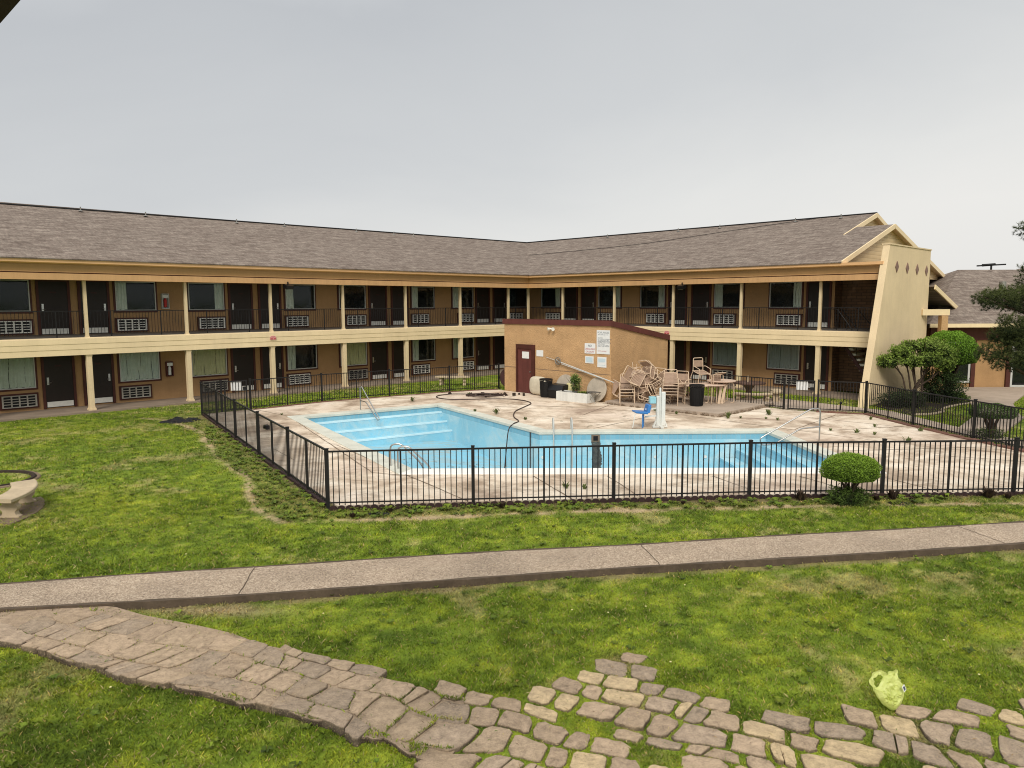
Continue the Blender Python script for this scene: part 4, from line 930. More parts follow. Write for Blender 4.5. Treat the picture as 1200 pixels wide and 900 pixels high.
# ------------------------------------------------------------------ flagstone path
# stones are cut from a warped brick-bond lattice: rows of uneven quads, some split, joints from 1 to 7 cm
ang=R(-24); ca,sa=math.cos(ang),math.sin(ang); HR=.305; WC=.345; OX,OY=1.0,6.6
def warp(x,y):
    u=(x-OX)*ca+(y-OY)*sa; v=-(x-OX)*sa+(y-OY)*ca
    return u+.20*(fbm(x,y,1.1,2,71)-.5)*2, v+.22*(fbm(x,y,.9,2,83)-.5)*2
def unwarp(U,V):
    x=U*ca-V*sa+OX; y=U*sa+V*ca+OY
    for _ in range(12):
        u,v=warp(x,y); du,dv=U-u,V-v; x=x+du*ca-dv*sa; y=y+du*sa+dv*ca
    return x,y
def h01(i,j,k): 
    q=np.sin(np.asarray(i)*127.1+np.asarray(j)*311.7+k*74.7)*43758.5453; return q-np.floor(q)
def edgeu(i,j): return (i+.5*(j%2)+.52*(h01(i,j,1)-.5))*WC           # u of the left edge of cell i in row j
def tilt(i,j): return .34*(h01(i,j,2)-.5)                             # how far that edge leans
def rowv(j): return (j+.30*(h01(0,j,3)-.5))*HR
def cellof(x,y):
    """row, column and distance to the nearest joint for world points"""
    U,V=warp(x,y); j=np.floor(V/HR).astype(int); j=np.where(V<rowv(j),j-1,j); j=np.where(V>=rowv(j+1),j+1,j); v0=rowv(j);v1=rowv(j+1); f=(V-v0)/(v1-v0)-.5
    i=np.floor(U/WC-.5*(j%2)).astype(int)
    e=lambda k: edgeu(k,j)+tilt(k,j)*f*HR
    i=np.where(U<e(i),i-1,i); i=np.where(U>=e(i+1),i+1,i)
    d=np.minimum(np.minimum(U-e(i),e(i+1)-U),np.minimum(V-v0,v1-V))
    return i,j,d
def gapat(x): return np.where(x<-1.4,.006,np.where(x<.3,.006+(x+1.4)*.008,.019))
sv=[];sf=[];sc=[];KEEP={}
def stonekept(i,j):
    k=(int(i),int(j))
    if k not in KEEP:
        U=(edgeu(i,j)+edgeu(i+1,j))/2;V=(rowv(j)+rowv(j+1))/2; x,y=unwarp(np.array([U]),np.array([V]))
        ok=pip(x,y,STONEP)[0] and not pip(x,y,WALK)[0] and segdist(x,y,WN)[0]>.12
        if x[0]>.2 and h01(i,j,9)<.05: ok=False
        KEEP[k]=(bool(ok),float(x[0]),float(y[0]))
    return KEEP[k]
rs=random.Random(12)
for j in range(-14,16):
    for i in range(-32,30):
        ok,cx0,cy0=stonekept(i,j)
        if not ok: continue
        v0,v1=float(rowv(j)),float(rowv(j+1)); ul0,ul1=float(edgeu(i,j)-tilt(i,j)*.5*HR),float(edgeu(i,j)+tilt(i,j)*.5*HR); ur0,ur1=float(edgeu(i+1,j)-tilt(i+1,j)*.5*HR),float(edgeu(i+1,j)+tilt(i+1,j)*.5*HR)
        g_=float(gapat(cx0))*rs.uniform(.7,1.5); cc=rs.uniform(.015,.05)
        def P_(u,v): return ((ul0*(1-v)+ul1*v)+g_)*(1-u)+((ur0*(1-v)+ur1*v)-g_)*u, v0+g_+(v1-v0-2*g_)*v
        k1,k2,k3,k4=[rs.uniform(.04,.16) if cx0<-.8 else rs.uniform(.05,.22) for _ in range(4)]
        path=[(k1,0),(.3,0),(.5,0),(.7,0),(1-k2,0),(1,k2),(1,.35),(1,.65),(1,1-k3),(1-k3,1),(.7,1),(.5,1),(.3,1),(k4,1),(0,1-k4),(0,.65),(0,.35),(0,k1)]
        halves=[path]
        if rs.random()<.10:
            c1=rs.uniform(.35,.65);c2=rs.uniform(.35,.65)
            halves=[[(k1,0),(.25,0),(c1-.025,0),(c2-.025,1),(.25,1),(k4,1),(0,1-k4),(0,.5),(0,k1)],[(c1+.025,0),(.8,0),(1-k2,0),(1,k2),(1,.5),(1,1-k3),(1-k3,1),(.8,1),(c2+.025,1)]]
        for ph in halves:
            UV=np.array([P_(u,v) for u,v in ph]); UV+=np.array([[rs.uniform(-.009,.009),rs.uniform(-.009,.009)] for _ in ph]); X_,Y_=unwarp(UV[:,0],UV[:,1]); m_=len(X_); cx,cy=X_.mean(),Y_.mean()
            if np.any(pip(X_,Y_,WALK)) or segdist(X_,Y_,WN).min()<.03: 
                continue
            left=cx<-.38; zt=.030+.052*min(1,max(0,(-.35-cx)/1.3))+rs.uniform(-.008,.010); tx,ty=rs.uniform(-.04,.04),rs.uniform(-.04,.04)
            base=rs.choice([(.43,.325,.225),(.38,.285,.20),(.46,.345,.24),(.34,.265,.195),(.41,.315,.23)])
            if cx>-.2 and rs.random()<.25: base=(.56,.43,.26)
            b0=len(sv)
            for ring,(s_,dz,cf) in enumerate(((1.0,-.14,.10),(1.0,-.012,.40),(.965,0,.92),(.72,.002,1.0),(.35,.003,1.0))):
                for q in range(m_):
                    a=cx+(X_[q]-cx)*s_;b=cy+(Y_[q]-cy)*s_; z_=zt+dz+tx*(a-cx)+ty*(b-cy)+(rs.uniform(-.003,.003) if ring>1 else 0); f_=cf*(rs.uniform(.86,1.12) if ring>1 else 1); sv.append((a,b,z_)); sc.append([c*f_ for c in base])
            sv.append((cx,cy,zt+.003)); sc.append(list(base))
            for rg in range(4):
                for q in range(m_): a=b0+rg*m_+q;b=b0+rg*m_+(q+1)%m_; sf.append((a,b,b+m_,a+m_))
            for q in range(m_): sf.append((b0+4*m_+q,b0+4*m_+(q+1)%m_,b0+5*m_))
# mortar bed that carries the tight left part of the path, with a wavy undercut near edge
LB=[(-9.5,8.85),(-6.6,9.12),(-5.67,9.36),(-5.2,9.28),(-4.7,9.02),(-4.38,8.9),(-3.9,8.72),(-3.39,8.5),(-2.9,8.18),(-2.4,8.0),(-1.89,7.78),(-1.4,7.45),(-.9,7.24),(-.5,7.12),(-.45,6.4),(-.62,5.95)]
NE=[(-.75,5.98),(-1.01,6.24),(-1.45,6.40),(-1.89,6.65),(-2.55,6.91),(-3.2,7.14),(-3.83,7.46),(-4.5,7.68),(-5.17,7.94),(-5.6,8.2),(-6.06,8.33),(-7.5,8.42),(-9.5,8.45)]
NE=[(p.x+.03*math.sin(k*2.3),p.y+.035*math.sin(k*1.1)+.02*math.sin(k*2.9)) for k,p in enumerate(spline([(x,y,0) for x,y in NE],5))]
poly=LB+NE; r_=delaunay_2d_cdt([Vector(p) for p in poly],[(i,(i+1)%len(poly)) for i in range(len(poly))],[],0,1e-5); vs,fs=r_[0],r_[2]; b0=len(sv)
bz=lambda x:.012+.060*min(1,max(0,(-.35-x)/1.3))
for p in vs: sv.append((p.x,p.y,bz(p.x))); sc.append([.36,.27,.19])
for f_ in fs:
    c=sum((vs[i] for i in f_),Vector((0,0)))/len(f_)
    if pip(np.array([c.x]),np.array([c.y]),poly)[0]: sf.append(tuple(i+b0 for i in f_))
b0=len(sv); n_=len(poly)
for ring,(ins_,z_,cl_) in enumerate(((0,.072,.22),(0,.055,.10),(.03,-.10,.015))):
    q_=inset(poly,-ins_) if ins_ else poly
    for p in q_: sv.append((p[0],p[1],bz(p[0])+z_-.072 if z_>0 else z_)); sc.append([cl_,cl_*.75,cl_*.55])
for rg in range(2):
    for i in range(n_): sf.append((b0+rg*n_+i,b0+rg*n_+(i+1)%n_,b0+(rg+1)*n_+(i+1)%n_,b0+(rg+1)*n_+i))
me=bpy.data.meshes.new('stone_path'); me.from_pydata(sv,[],sf); me.update(); colorattr(me,np.array(sc))
struct(link('stone_path',me,M['stone']))
def nearstone(x,y):
    """distance from the joints for points on a laid stone, -1 elsewhere"""
    out=np.full(len(x),-1.0); idx=np.where((y<9.7)&(np.abs(x)<10.5))[0]; i,j,d=cellof(x[idx],y[idx]); kk=np.array([stonekept(a,b)[0] for a,b in zip(i,j)],bool); out[idx]=np.where(kk,d,-1.0); return out
# ------------------------------------------------------------------ grass
def blades(n,x0,x1,y0,y1,h,w,lean,dens=None,seed=0,nb=1):
    r=np.random.default_rng(seed); x=r.uniform(x0,x1,n);y=r.uniform(y0,y1,n)
    ok=np.abs(x)<(.72*y+1.6)
    ok&=~pip(x,y,inset(DECK,.12))&~pip(x,y,WALK)&(segdist(x,y,WF)>.05)&(segdist(x,y,WN)>.02)
    for pl in (RIGHTWALK,GATEWALK,OFFWALK,CROSSW,SLAB): ok&=~pip(x,y,pl)
    x,y=x[ok],y[ok]
    # keep out of the buildings
    s=(x-CX)*EA.x+(y-CY)*EA.y; t=(x-CX)*EB.x+(y-CY)*EB.y
    ok=(s>.4)&(t>.4)|(s>20.3)
    ok&=~((s>HS0)&(s<HS1)&(t>HT0)&(t<HT1)); ok&=~((s>19.7)&(s<20.3)&(t<2.2)); ok&=~((y>34.2)&(x>19)); ok&=(s>.4)
    x,y=x[ok],y[ok]
    if dens=='path': k_=pip(x,y,inset(STONEP,.05)); x,y=x[k_],y[k_]
    lb=pip(x,y,LB+NE)
    e=nearstone(x,y); inst=e>gapat(x)*np.where(x<.0,.9,1.0)+.022*(fbm(x,y,5,2,61)-.5)*(x>-.3)
    pth=pip(x,y,STONEP)|lb
    sparse=lb&(r.random(len(x))>.10+.90*(fbm(x,y,2.2,2,31)>.56))
    ok=~inst&~sparse; x,y=x[ok],y[ok]; pth=pth[ok]
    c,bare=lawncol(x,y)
    dn=fbm(x,y,2.5,3,40); ok=(r.random(len(x))>bare*.93)&(r.random(len(x))<.35+1.1*dn); x,y,c,pth=x[ok],y[ok],c[ok],pth[ok]
    n=len(x); hh=h*r.uniform(.45,1.3,n)*(.5+.7*fbm(x,y,1.2,2,50)+.9*np.clip(fbm(x,y,7,2,55)-.45,0,1)); hh=np.where(pth,hh*.8,hh); ww=w*r.uniform(.6,1.3,n); a=r.uniform(0,2*np.pi,n); la=r.uniform(0,2*np.pi,n); l=lean*r.uniform(.2,1.2,n)*hh
    ca,sa=np.cos(a),np.sin(a); z0=-.005+.035*(fbm(x,y,.8,3,3)-.5)+.02*(fbm(x,y,4,3,8)-.5)
    z0=z0+np.where(pip(x,y,LB+NE),.07,0); V=np.empty((n,4,3)); V[:,0]=np.stack([x-ca*ww/2,y-sa*ww/2,z0],1);V[:,1]=np.stack([x+ca*ww/2,y+sa*ww/2,z0],1)
    mx=x+np.cos(la)*l*.35;my=y+np.sin(la)*l*.35
    V[:,2]=np.stack([mx+ca*ww*.35,my+sa*ww*.35,z0+hh*.6],1); V[:,3]=np.stack([x+np.cos(la)*l,y+np.sin(la)*l,z0+hh],1)
    F=np.arange(n*4).reshape(n,4)
    # two tris: 0,1,2 and 0,2,3
    F=np.concatenate([F[:,[0,1,2]],F[:,[0,2,3]]],0)
    rb=r.uniform(.62,1.62,(n,1)); c2=c*rb; dead=r.random(n)<.085; c2[dead]=np.array([.34,.28,.13])*rb[dead]; yl=(r.random(n)<.22); c2[yl]=c2[yl]*np.array([1.35,1.15,.9])
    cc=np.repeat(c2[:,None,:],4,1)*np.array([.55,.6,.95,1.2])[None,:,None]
    return V.reshape(-1,3),F,cc.reshape(-1,3)
Vs=[];Fs=[];Cs=[];off=0
for args in ((430000,-9,9,4.8,10.4,.040,.0085,1.0,None,1),(260000,-1.2,9,4.8,8.2,.036,.007,1.1,'path',7),(300000,-13,13,10.4,15.6,.042,.012,1.0,None,2),(280000,-22,16,15.6,27,.048,.019,1.0,None,3),(120000,-26,27,27,37,.06,.035,1.0,None,4)):
    V,F_,C_=blades(*args); Vs.append(V);Fs.append(F_+off);Cs.append(C_);off+=len(V)
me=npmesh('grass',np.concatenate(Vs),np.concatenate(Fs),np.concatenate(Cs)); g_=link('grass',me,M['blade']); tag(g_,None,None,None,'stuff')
print('grass tris',sum(len(f) for f in Fs))

# ------------------------------------------------------------------ foliage helpers
def leafcloud(C,Nrm,size,cols,seed=0,aspect=.55,jit=.9):
    r=np.random.default_rng(seed); n=len(C); d=r.normal(size=(n,3)); d+=Nrm*(1-jit)*3; d/=np.linalg.norm(d,axis=1,keepdims=True)
    up=r.normal(size=(n,3)); u=np.cross(d,up); u/=np.linalg.norm(u,axis=1,keepdims=True)+1e-9; v=np.cross(d,u); s=(size*r.uniform(.6,1.35,n))[:,None]
    V=np.stack([C-u*s,C+v*s*aspect,C+u*s,C-v*s*aspect],1); F=np.arange(n*4).reshape(n,4)
    return V.reshape(-1,3),F,np.repeat(cols,4,0)
def merge(L):
    off=0;V=[];F=[];C=[]
    for v,f,c in L: V.append(v);F.append(f+off);C.append(c);off+=len(v)
    return np.concatenate(V),np.concatenate(F),np.concatenate(C)
def blob(c,rad,n,size,dark,light,seed,shell=.55,lump=.18,sq=2.0,aspect=.55,tip=None,flat=None):
    r=np.random.default_rng(seed); d=r.normal(size=(n,3)); d/=np.linalg.norm(d,axis=1,keepdims=True)
    ph=r.uniform(0,6,6); l=1+lump*(np.sin(d[:,0]*7+ph[0])*np.sin(d[:,1]*6+ph[1])+.6*np.sin(d[:,2]*9+ph[2])*np.sin(d[:,0]*11+ph[3]))
    rr=(shell+(1-shell)*r.random(n)**.35)*l; P=d*rr[:,None]*np.array(rad)
    if flat is not None: P[:,2]=np.where(P[:,2]<-flat*rad[2],-flat*rad[2]+.3*(P[:,2]+flat*rad[2]),P[:,2])
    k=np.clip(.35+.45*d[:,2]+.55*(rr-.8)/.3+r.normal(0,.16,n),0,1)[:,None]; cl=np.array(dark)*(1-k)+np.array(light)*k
    if tip is not None: t=(r.random(n)<.12)&(d[:,2]>-.1); cl[t]=np.array(tip)*r.uniform(.7,1.1,(t.sum(),1))
    return leafcloud(P+np.array(c),d,size,cl,seed+1,aspect)
def limbs(name,paths,parent,mat='bark'):
    m=MB()
    for pts,r1,r2 in paths: m.tube(spline(pts,4),r1,8,r2=r2)
    return m.build(name,M[mat],parent,smooth=True)
# front topiary
def topiary(loc,label,crownz,rad,n,size,dark,light,seed,base=True,cat='shrub',group=None,tr=.03,sk=.3,shell=.55):
    x,y=loc; t=thing('topiary_shrub',label,cat,(x,y,0),group=group); r=random.Random(seed); P=[]
    for k in range(6):
        a=k*1.05+r.random()*.6; q=rad[0]*.55*r.uniform(.4,1); P.append(([(x+r.uniform(-.04,.04),y+r.uniform(-.04,.04),0),(x+.35*q*math.cos(a),y+.35*q*math.sin(a),crownz*.42),(x+q*math.cos(a),y+q*math.sin(a),crownz+.0)],tr,tr*.45))
        P.append(([(x+.35*q*math.cos(a),y+.35*q*math.sin(a),crownz*.42),(x+q*math.cos(a+.7),y+q*math.sin(a+.7),crownz)],tr*.6,tr*.3))
    limbs('trunk',P,t)
    v,f,c=blob((x,y,crownz),rad,n,size,dark,light,seed,shell=shell,lump=.07,flat=.45)
    link('crown',npmesh('crown',v,f,c),M['leaf'],t)
    if base:
        v,f,c=blob((x-.05,y,.14),(rad[0]*.72,rad[0]*.5,.22),n//4,size*1.1,(.014,.028,.006),(.085,.14,.02),seed+5,shell=.2,lump=.3); link('undergrowth',npmesh('undergrowth',v,f,c),M['leaf'],t)
    return t
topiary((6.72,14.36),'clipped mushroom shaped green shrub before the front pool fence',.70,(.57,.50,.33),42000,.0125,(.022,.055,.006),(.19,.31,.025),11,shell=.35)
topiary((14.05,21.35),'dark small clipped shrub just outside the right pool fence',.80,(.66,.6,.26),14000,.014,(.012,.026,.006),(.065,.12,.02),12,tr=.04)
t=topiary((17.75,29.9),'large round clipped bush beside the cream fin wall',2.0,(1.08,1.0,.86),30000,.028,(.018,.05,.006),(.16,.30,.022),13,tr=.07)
# multi-stemmed loose tree before the fin
x,y=15.95,28.9; t=thing('small_tree','loose multi stemmed small tree in front of the cream fin wall','tree',(x,y,0)); r=random.Random(5); P=[]
pads=[(-1.15,0,1.72,.50,.26),(-.75,-.1,2.08,.42,.24),(-.25,.1,2.28,.42,.22),(.35,-.1,2.22,.50,.32),(.85,0,1.98,.60,.42),(.25,-.35,1.80,.55,.30),(-.35,-.25,1.72,.42,.22),(.62,.3,2.42,.38,.2),(1.0,-.2,1.6,.36,.26)]
for k,(dx,dy,z,_,_2) in enumerate(pads):
    P.append(([(x-.2+.1*(k%4),y,0),(x-.25+.14*(k%4)+dx*.15,y+dy*.2,.55),(x+dx*.55+r.uniform(-.1,.1),y+dy*.5,z*.68),(x+dx,y+dy,z)],.05,.018))
    for q in range(2): P.append(([(x+dx*.55,y+dy*.5,z*.68),(x+dx+r.uniform(-.4,.4),y+dy+r.uniform(-.3,.3),z+r.uniform(0,.25))],.02,.008))
for q in range(10): a=r.uniform(-.6,.5); P.append(([(x-.05,y-.1,1.6),(x+a*.6,y-.15,2.1),(x+a+r.uniform(-.15,.15),y-.2,2.4+r.uniform(0,.2))],.014,.005))
limbs('trunk',P,t); L=[]
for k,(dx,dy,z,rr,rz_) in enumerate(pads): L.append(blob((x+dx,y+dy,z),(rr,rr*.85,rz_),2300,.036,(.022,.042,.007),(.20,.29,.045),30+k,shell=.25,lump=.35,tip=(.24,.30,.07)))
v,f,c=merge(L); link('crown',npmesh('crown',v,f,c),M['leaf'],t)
# low dark bush between them
def bush(x,y,rad,label,n,size,dark,light,seed,name='bush'):
    t=thing(name,label,'bush',(x,y,0)); r=random.Random(seed)
    limbs('stem',[([(x,y,0),(x+r.uniform(-.5,.5)*rad[0],y+r.uniform(-.3,.3),rad[2])],.03,.012) for _ in range(6)],t)
    v,f,c=blob((x,y,rad[2]*.85),rad,n,size,dark,light,seed,shell=.2,lump=.3); link('foliage',npmesh('foliage',v,f,c),M['leaf'],t); return t
bush(17.1,29.2,(.85,.7,.75),'dark low bush between the small tree and round bush',9000,.032,(.010,.020,.005),(.05,.085,.018),41)
bush(15.0,28.0,(.9,.6,.35),'low dark creeping shrub at the foot of the cream fin wall',6000,.028,(.008,.015,.004),(.035,.055,.015),42)
# pine
px_,py_=16.9,22.3; pine=thing('pine_tree','dark green pine with layered needle clumps at the right edge','pine tree',(px_,py_,0)); r=random.Random(9); P=[]
pads=[(14.55,21.6,4.05,.55,.26),(15.0,21.9,4.18,.55,.28),(15.45,21.8,4.05,.6,.34),(14.35,21.9,4.12,.32,.2),(15.0,21.5,3.35,.5,.28),(15.5,21.8,3.1,.65,.38),(14.6,21.9,2.55,.42,.26),(14.9,21.6,2.3,.5,.3),(15.3,21.6,2.62,.55,.35),(15.8,21.7,2.2,.6,.35),(15.5,22.0,6.12,.32,.2),(15.75,21.9,5.85,.3,.18),(15.65,21.9,5.0,.3,.2),(16.1,22.2,4.6,.6,.34),(16.4,22.2,3.4,.7,.4),(15.1,21.9,2.95,.38,.25),(14.75,21.8,3.02,.3,.18),
 (17.9,22.6,4.8,.9,.4),(18.3,22.2,3.6,1.0,.4),(17.6,23.2,5.9,.8,.35),(17.0,21.5,5.3,.6,.35),(17.2,22.3,7.2,.6,.5),(16.4,23.3,4.0,.8,.4),(17.8,21.5,2.7,.9,.4),(16.6,22.5,6.4,.5,.35),(16.9,23.6,2.9,.9,.35),(17.2,20.9,4.0,.7,.35)]
pads=[(x_-(.38 if x_<16.2 else 0),y_,z_,a_*1.08,b_*1.12) for x_,y_,z_,a_,b_ in pads]
P.append(([(px_,py_,0),(px_-.15,py_,2.2),(px_+.1,py_,4.6),(px_,py_,7.3)],.21,.05))
for (x,y,z,_,_2) in pads:
    zt=max(.8,z-.75-r.random()*.4); P.append(([(px_,py_,zt),((px_+x)/2,(py_+y)/2,(zt+z)/2-.05),(x,y,z-.08)],.055,.02))
    for q in range(3): P.append(([((px_+x)/2,(py_+y)/2,(zt+z)/2-.05),(x+r.uniform(-.4,.4),y+r.uniform(-.3,.3),z+r.uniform(-.1,.1))],.025,.008))
limbs('trunk',P,pine)
rn=np.random.default_rng(77); VV=[];FF=[];CC=[];off=0
for (x,y,z,rr,rz_) in pads:
    nt_=int(230*(rr/.5)**2); d=rn.normal(size=(nt_,3)); d/=np.linalg.norm(d,axis=1,keepdims=True); q=(.35+.65*rn.random(nt_)**.5)*(1+.28*np.sin(d[:,0]*8+x*9)*np.cos(d[:,1]*7+z*5)); Pc=d*q[:,None]*np.array([rr,rr*.9,rz_])+np.array([x,y,z])
    ax=d*np.array([.8,.8,.3])+np.array([0,0,.55])+rn.normal(0,.3,(nt_,3)); ax/=np.linalg.norm(ax,axis=1,keepdims=True)
    K_=22
    for k in range(K_):
        dd=ax*rn.uniform(.15,.9,(nt_,1))+rn.normal(0,.55,(nt_,3)); dd/=np.linalg.norm(dd,axis=1,keepdims=True); ln=rn.uniform(.06,.12,(nt_,1)); sd=np.cross(dd,rn.normal(size=(nt_,3))); sd/=np.linalg.norm(sd,axis=1,keepdims=True); w_=.0042
        tri=np.stack([Pc-sd*w_,Pc+sd*w_,Pc+dd*ln],1); VV.append(tri.reshape(-1,3)); FF.append(np.arange(nt_*3).reshape(-1,3)+off); off+=nt_*3
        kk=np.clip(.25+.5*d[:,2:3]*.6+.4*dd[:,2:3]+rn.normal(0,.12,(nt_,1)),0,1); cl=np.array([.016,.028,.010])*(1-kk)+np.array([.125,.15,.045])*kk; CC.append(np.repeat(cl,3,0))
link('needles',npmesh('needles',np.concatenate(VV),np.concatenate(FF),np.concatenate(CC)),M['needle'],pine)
# hedge-side little plants: dead clumps along the front fence, weeds on the deck
def weed(x,y,h,seed,dead=False,n=26):
    r=np.random.default_rng(seed); V=[];F=[];C=[];o=0
    for k in range(n):
        a=r.uniform(0,6.28); l=h*r.uniform(.5,1.1); sp=h*r.uniform(.1,.7); w=h*.05+.006; b=np.array([x+r.normal(0,h*.12),y+r.normal(0,h*.12),.03]); t_=b+np.array([math.cos(a)*sp,math.sin(a)*sp,l]); s_=np.array([-math.sin(a),math.cos(a),0])*w; m_=(b+t_)/2+np.array([0,0,l*.12])
        V+=[b,m_+s_*1.6,t_,m_-s_*1.6]; F.append([o,o+1,o+2,o+3]); o+=4; c=np.array([.05,.03,.018] if dead else [.13,.17,.05])*r.uniform(.5,1.3); C+=[c]*4
    return np.array(V),np.array(F),np.array(C)
W=[(-.55,26.3,.34),(-4.1,29.9,.30),(-1.35,26.9,.2),(5.9,26.2,.16),(7.15,25.9,.14),(7.9,25.2,.12),(8.7,25.0,.12),(9.0,24.7,.16),(10.5,22.2,.22),(10.9,21.9,.16),(11.2,20.6,.26),(9.9,22.6,.14),(1.15,15.55,.24),(1.55,15.5,.18),(-1.9,31.9,.2),(.45,25.0,.16),(12.2,24.8,.2),(11.6,23.3,.18),(3.5,30.2,.14),(12.6,22.5,.22),(9.1,25.9,.3),(7.45,25.15,.35),(-8.3,26.3,.12),(5.3,26.95,.2)]
for k,(x,y,h) in enumerate(W):
    v,f,c=weed(x,y,h*.75,200+k,False,16); o=link('weed',npmesh('weed',v,f,c),M['leaf']); tag(o,'small green weed growing out of a crack in the pool deck','weed','weeds in the pool deck')
W=[(-2.35,13.85,.10),(-.2,14.1,.13),(1.2,14.25,.09),(7.35,14.55,.12),(7.7,14.6,.22),(8.05,14.5,.10),(9.75,14.75,.22),(10.1,14.7,.13),(-.62,14.15,.08),(-3.0,13.5,.10),(5.85,14.6,.2),(3.4,14.35,.08)]
for k,(x,y,h) in enumerate(W):
    v,f,c=weed(x,y,h,300+k,True,60); v[:,2]-=.02; o=link('dead_plant',npmesh('dead_plant',v,f,c),M['leaf']); tag(o,'dead brown plant clump in the dirt along the front fence','dead plant','dead plants along the front pool fence')
# broadleaf weeds in the turf, thickest in the rough strip beside the left fence; straw and leaf bits on the path
def rosettes(n,seed):
    r=np.random.default_rng(seed); L=[]; cnt=0
    while cnt<n:
        x=r.uniform(-12,9);y=r.uniform(5,24)
        if abs(x)>.72*y+1: continue
        X_,Y_=np.array([x]),np.array([y]); rough=pip(X_,Y_,TRAIL+[(15,15.2),(10.6,15.02),(-3.61,14.11),(-11.33,26.69)])[0]
        if not rough and r.random()<.90: continue
        if pip(X_,Y_,inset(DECK,.1))[0] or pip(X_,Y_,WALK)[0] or pip(X_,Y_,STONEP)[0] or pip(X_,Y_,LB+NE)[0]: continue
        k=r.integers(6,14); s=r.uniform(.03,.075)*(1.5 if rough else 1); a=r.uniform(0,6.28,k); l=s*r.uniform(.6,1.2,k); V=np.zeros((k,4,3)); c,sn=np.cos(a),np.sin(a); w=l*.28
        V[:,0]=np.stack([x+c*l*.1,y+sn*l*.1,np.full(k,.01)],1); V[:,1]=np.stack([x+c*l*.6-sn*w,y+sn*l*.6+c*w,l*.5+.02],1); V[:,2]=np.stack([x+c*l,y+sn*l,l*.35+.02],1); V[:,3]=np.stack([x+c*l*.6+sn*w,y+sn*l*.6-c*w,l*.5+.02],1)
        col=np.array([.085,.135,.012])*r.uniform(.6,1.5)+np.array([.05,.035,0])*r.random(); C=np.repeat((col[None]*r.uniform(.8,1.25,(k,1)))[:,None],4,1); L.append((V.reshape(-1,3),np.arange(k*4).reshape(k,4),C.reshape(-1,3))); cnt+=1
    return merge(L)
def merge(L):
    off=0;V=[];F=[];C=[]
    for v,f,c in L: V.append(v);F.append(f+off);C.append(c);off+=len(v)
    return np.concatenate(V),np.concatenate(F),np.concatenate(C)
v,f,c=rosettes(1250,91); o=link('lawn_weeds',npmesh('lawn_weeds',v,f,c),M['leaf']); tag(o,None,None,None,'stuff')
r=np.random.default_rng(5); n=5200; x=r.uniform(-8,8,n);y=r.uniform(5,14,n); onp=pip(x,y,LB+NE)|pip(x,y,STONEP); keep=onp|(r.random(n)<.35); keep&=~pip(x,y,inset(DECK,.1)); x,y,onp=x[keep],y[keep],onp[keep]; n=len(x); onw=pip(x,y,WALK)
z=np.where(onp,.094,np.where(onw,.106,.035)); z=np.where(onp&(x>-.4),.05,z); a=r.uniform(0,6.28,n); l=r.uniform(.006,.035,n)*np.where(onw,.5,1); w=r.uniform(.002,.005,n); V=np.stack([np.stack([x-np.cos(a)*l,y-np.sin(a)*l,z],1),np.stack([x-np.sin(a)*w,y+np.cos(a)*w,z+.006],1),np.stack([x+np.cos(a)*l,y+np.sin(a)*l,z],1),np.stack([x+np.sin(a)*w,y-np.cos(a)*w,z+.004],1)],1)
C=np.array([[.48,.38,.19],[.30,.20,.10],[.14,.09,.05],[.10,.16,.03]])[r.integers(0,4,n)]; o=link('straw_litter',npmesh('straw_litter',V.reshape(-1,3),np.arange(n*4).reshape(n,4),np.repeat(C,4,0)),M['blade']); tag(o,None,None,None,'stuff')
# dandelions are part of the lawn: a few yellow and white flower specks
m=MB(); fr=random.Random(3)
for k in range(60):
    x=fr.uniform(-9,7);y=fr.uniform(6.8,22)
    if pip(np.array([x]),np.array([y]),DECK)[0] or pip(np.array([x]),np.array([y]),WALK)[0] or pip(np.array([x]),np.array([y]),STONEP)[0]: continue
    m.lathe([(.002,.05),(.012,.055),(.013,.06),(.002,.065)],6,Matrix.Translation((x,y,0)))
tag(m.build('lawn_flowers',M['yellow']),None,None,None,'stuff')

# ------------------------------------------------------------------ fences
FH=1.17
def fence(name,label,pts,sect=1.42,thick_every=2,endposts=(True,True),scallop=None,h=FH,curb=True,first=0,pw=.0085):
    t=thing(name,label,'fence',(*pts[0],0)); P=[Vector((*p,0)) for p in pts]
    for a,b in zip(P[:-1],P[1:]):
        L_=(b-a).length; d_=(b-a).normalized(); rz_=math.atan2(d_.y,d_.x); T=Matrix.Translation(a)@Matrix.Rotation(rz_,4,'Z'); ns=max(1,round(L_/sect)); ds=L_/ns
        for k in range(ns+1):
            if k==ns and b is not P[-1]: continue
            if (k==0 and a is P[0] and not endposts[0]) or (k==ns and b is P[-1] and not endposts[1]): continue
            end=(k==0 or k==ns); w=.032 if (k+first)%thick_every==0 or end else .017
            m=MB(); x=k*ds; m.box(x-w,x+w,-w,w,-.02,h+(.03 if w>.02 else .0)); 
            if w>.02: m.box(x-w-.006,x+w+.006,-w-.006,w+.006,h+.03,h+.045)
            m.build('post',M['iron'],t,T)
        for k in range(ns):
            x0,x1=k*ds,(k+1)*ds; m=MB(); m.box(x0,x1,-.019,.019,h-.035,h-.002); m.box(x0,x1,-.012,.012,.12,.145)
            n_=round(ds/.108)
            for i in range(1,n_): x=x0+ds*i/n_; m.box(x-pw,x+pw,-pw,pw,.08,h-.036)
            m.build('picket_panel',M['iron'],t,T)
    return t
fence('front_fence','long black iron picket fence along the near side of pool',[(-3.61,14.11),(4.88,14.86),(14.6,15.15)],1.425)
fence('side_fence','black iron picket fence along the left side of the pool deck',[(-3.61+.0,14.19),(-11.33,26.69)],1.47,2,(False,True),pw=.0055)
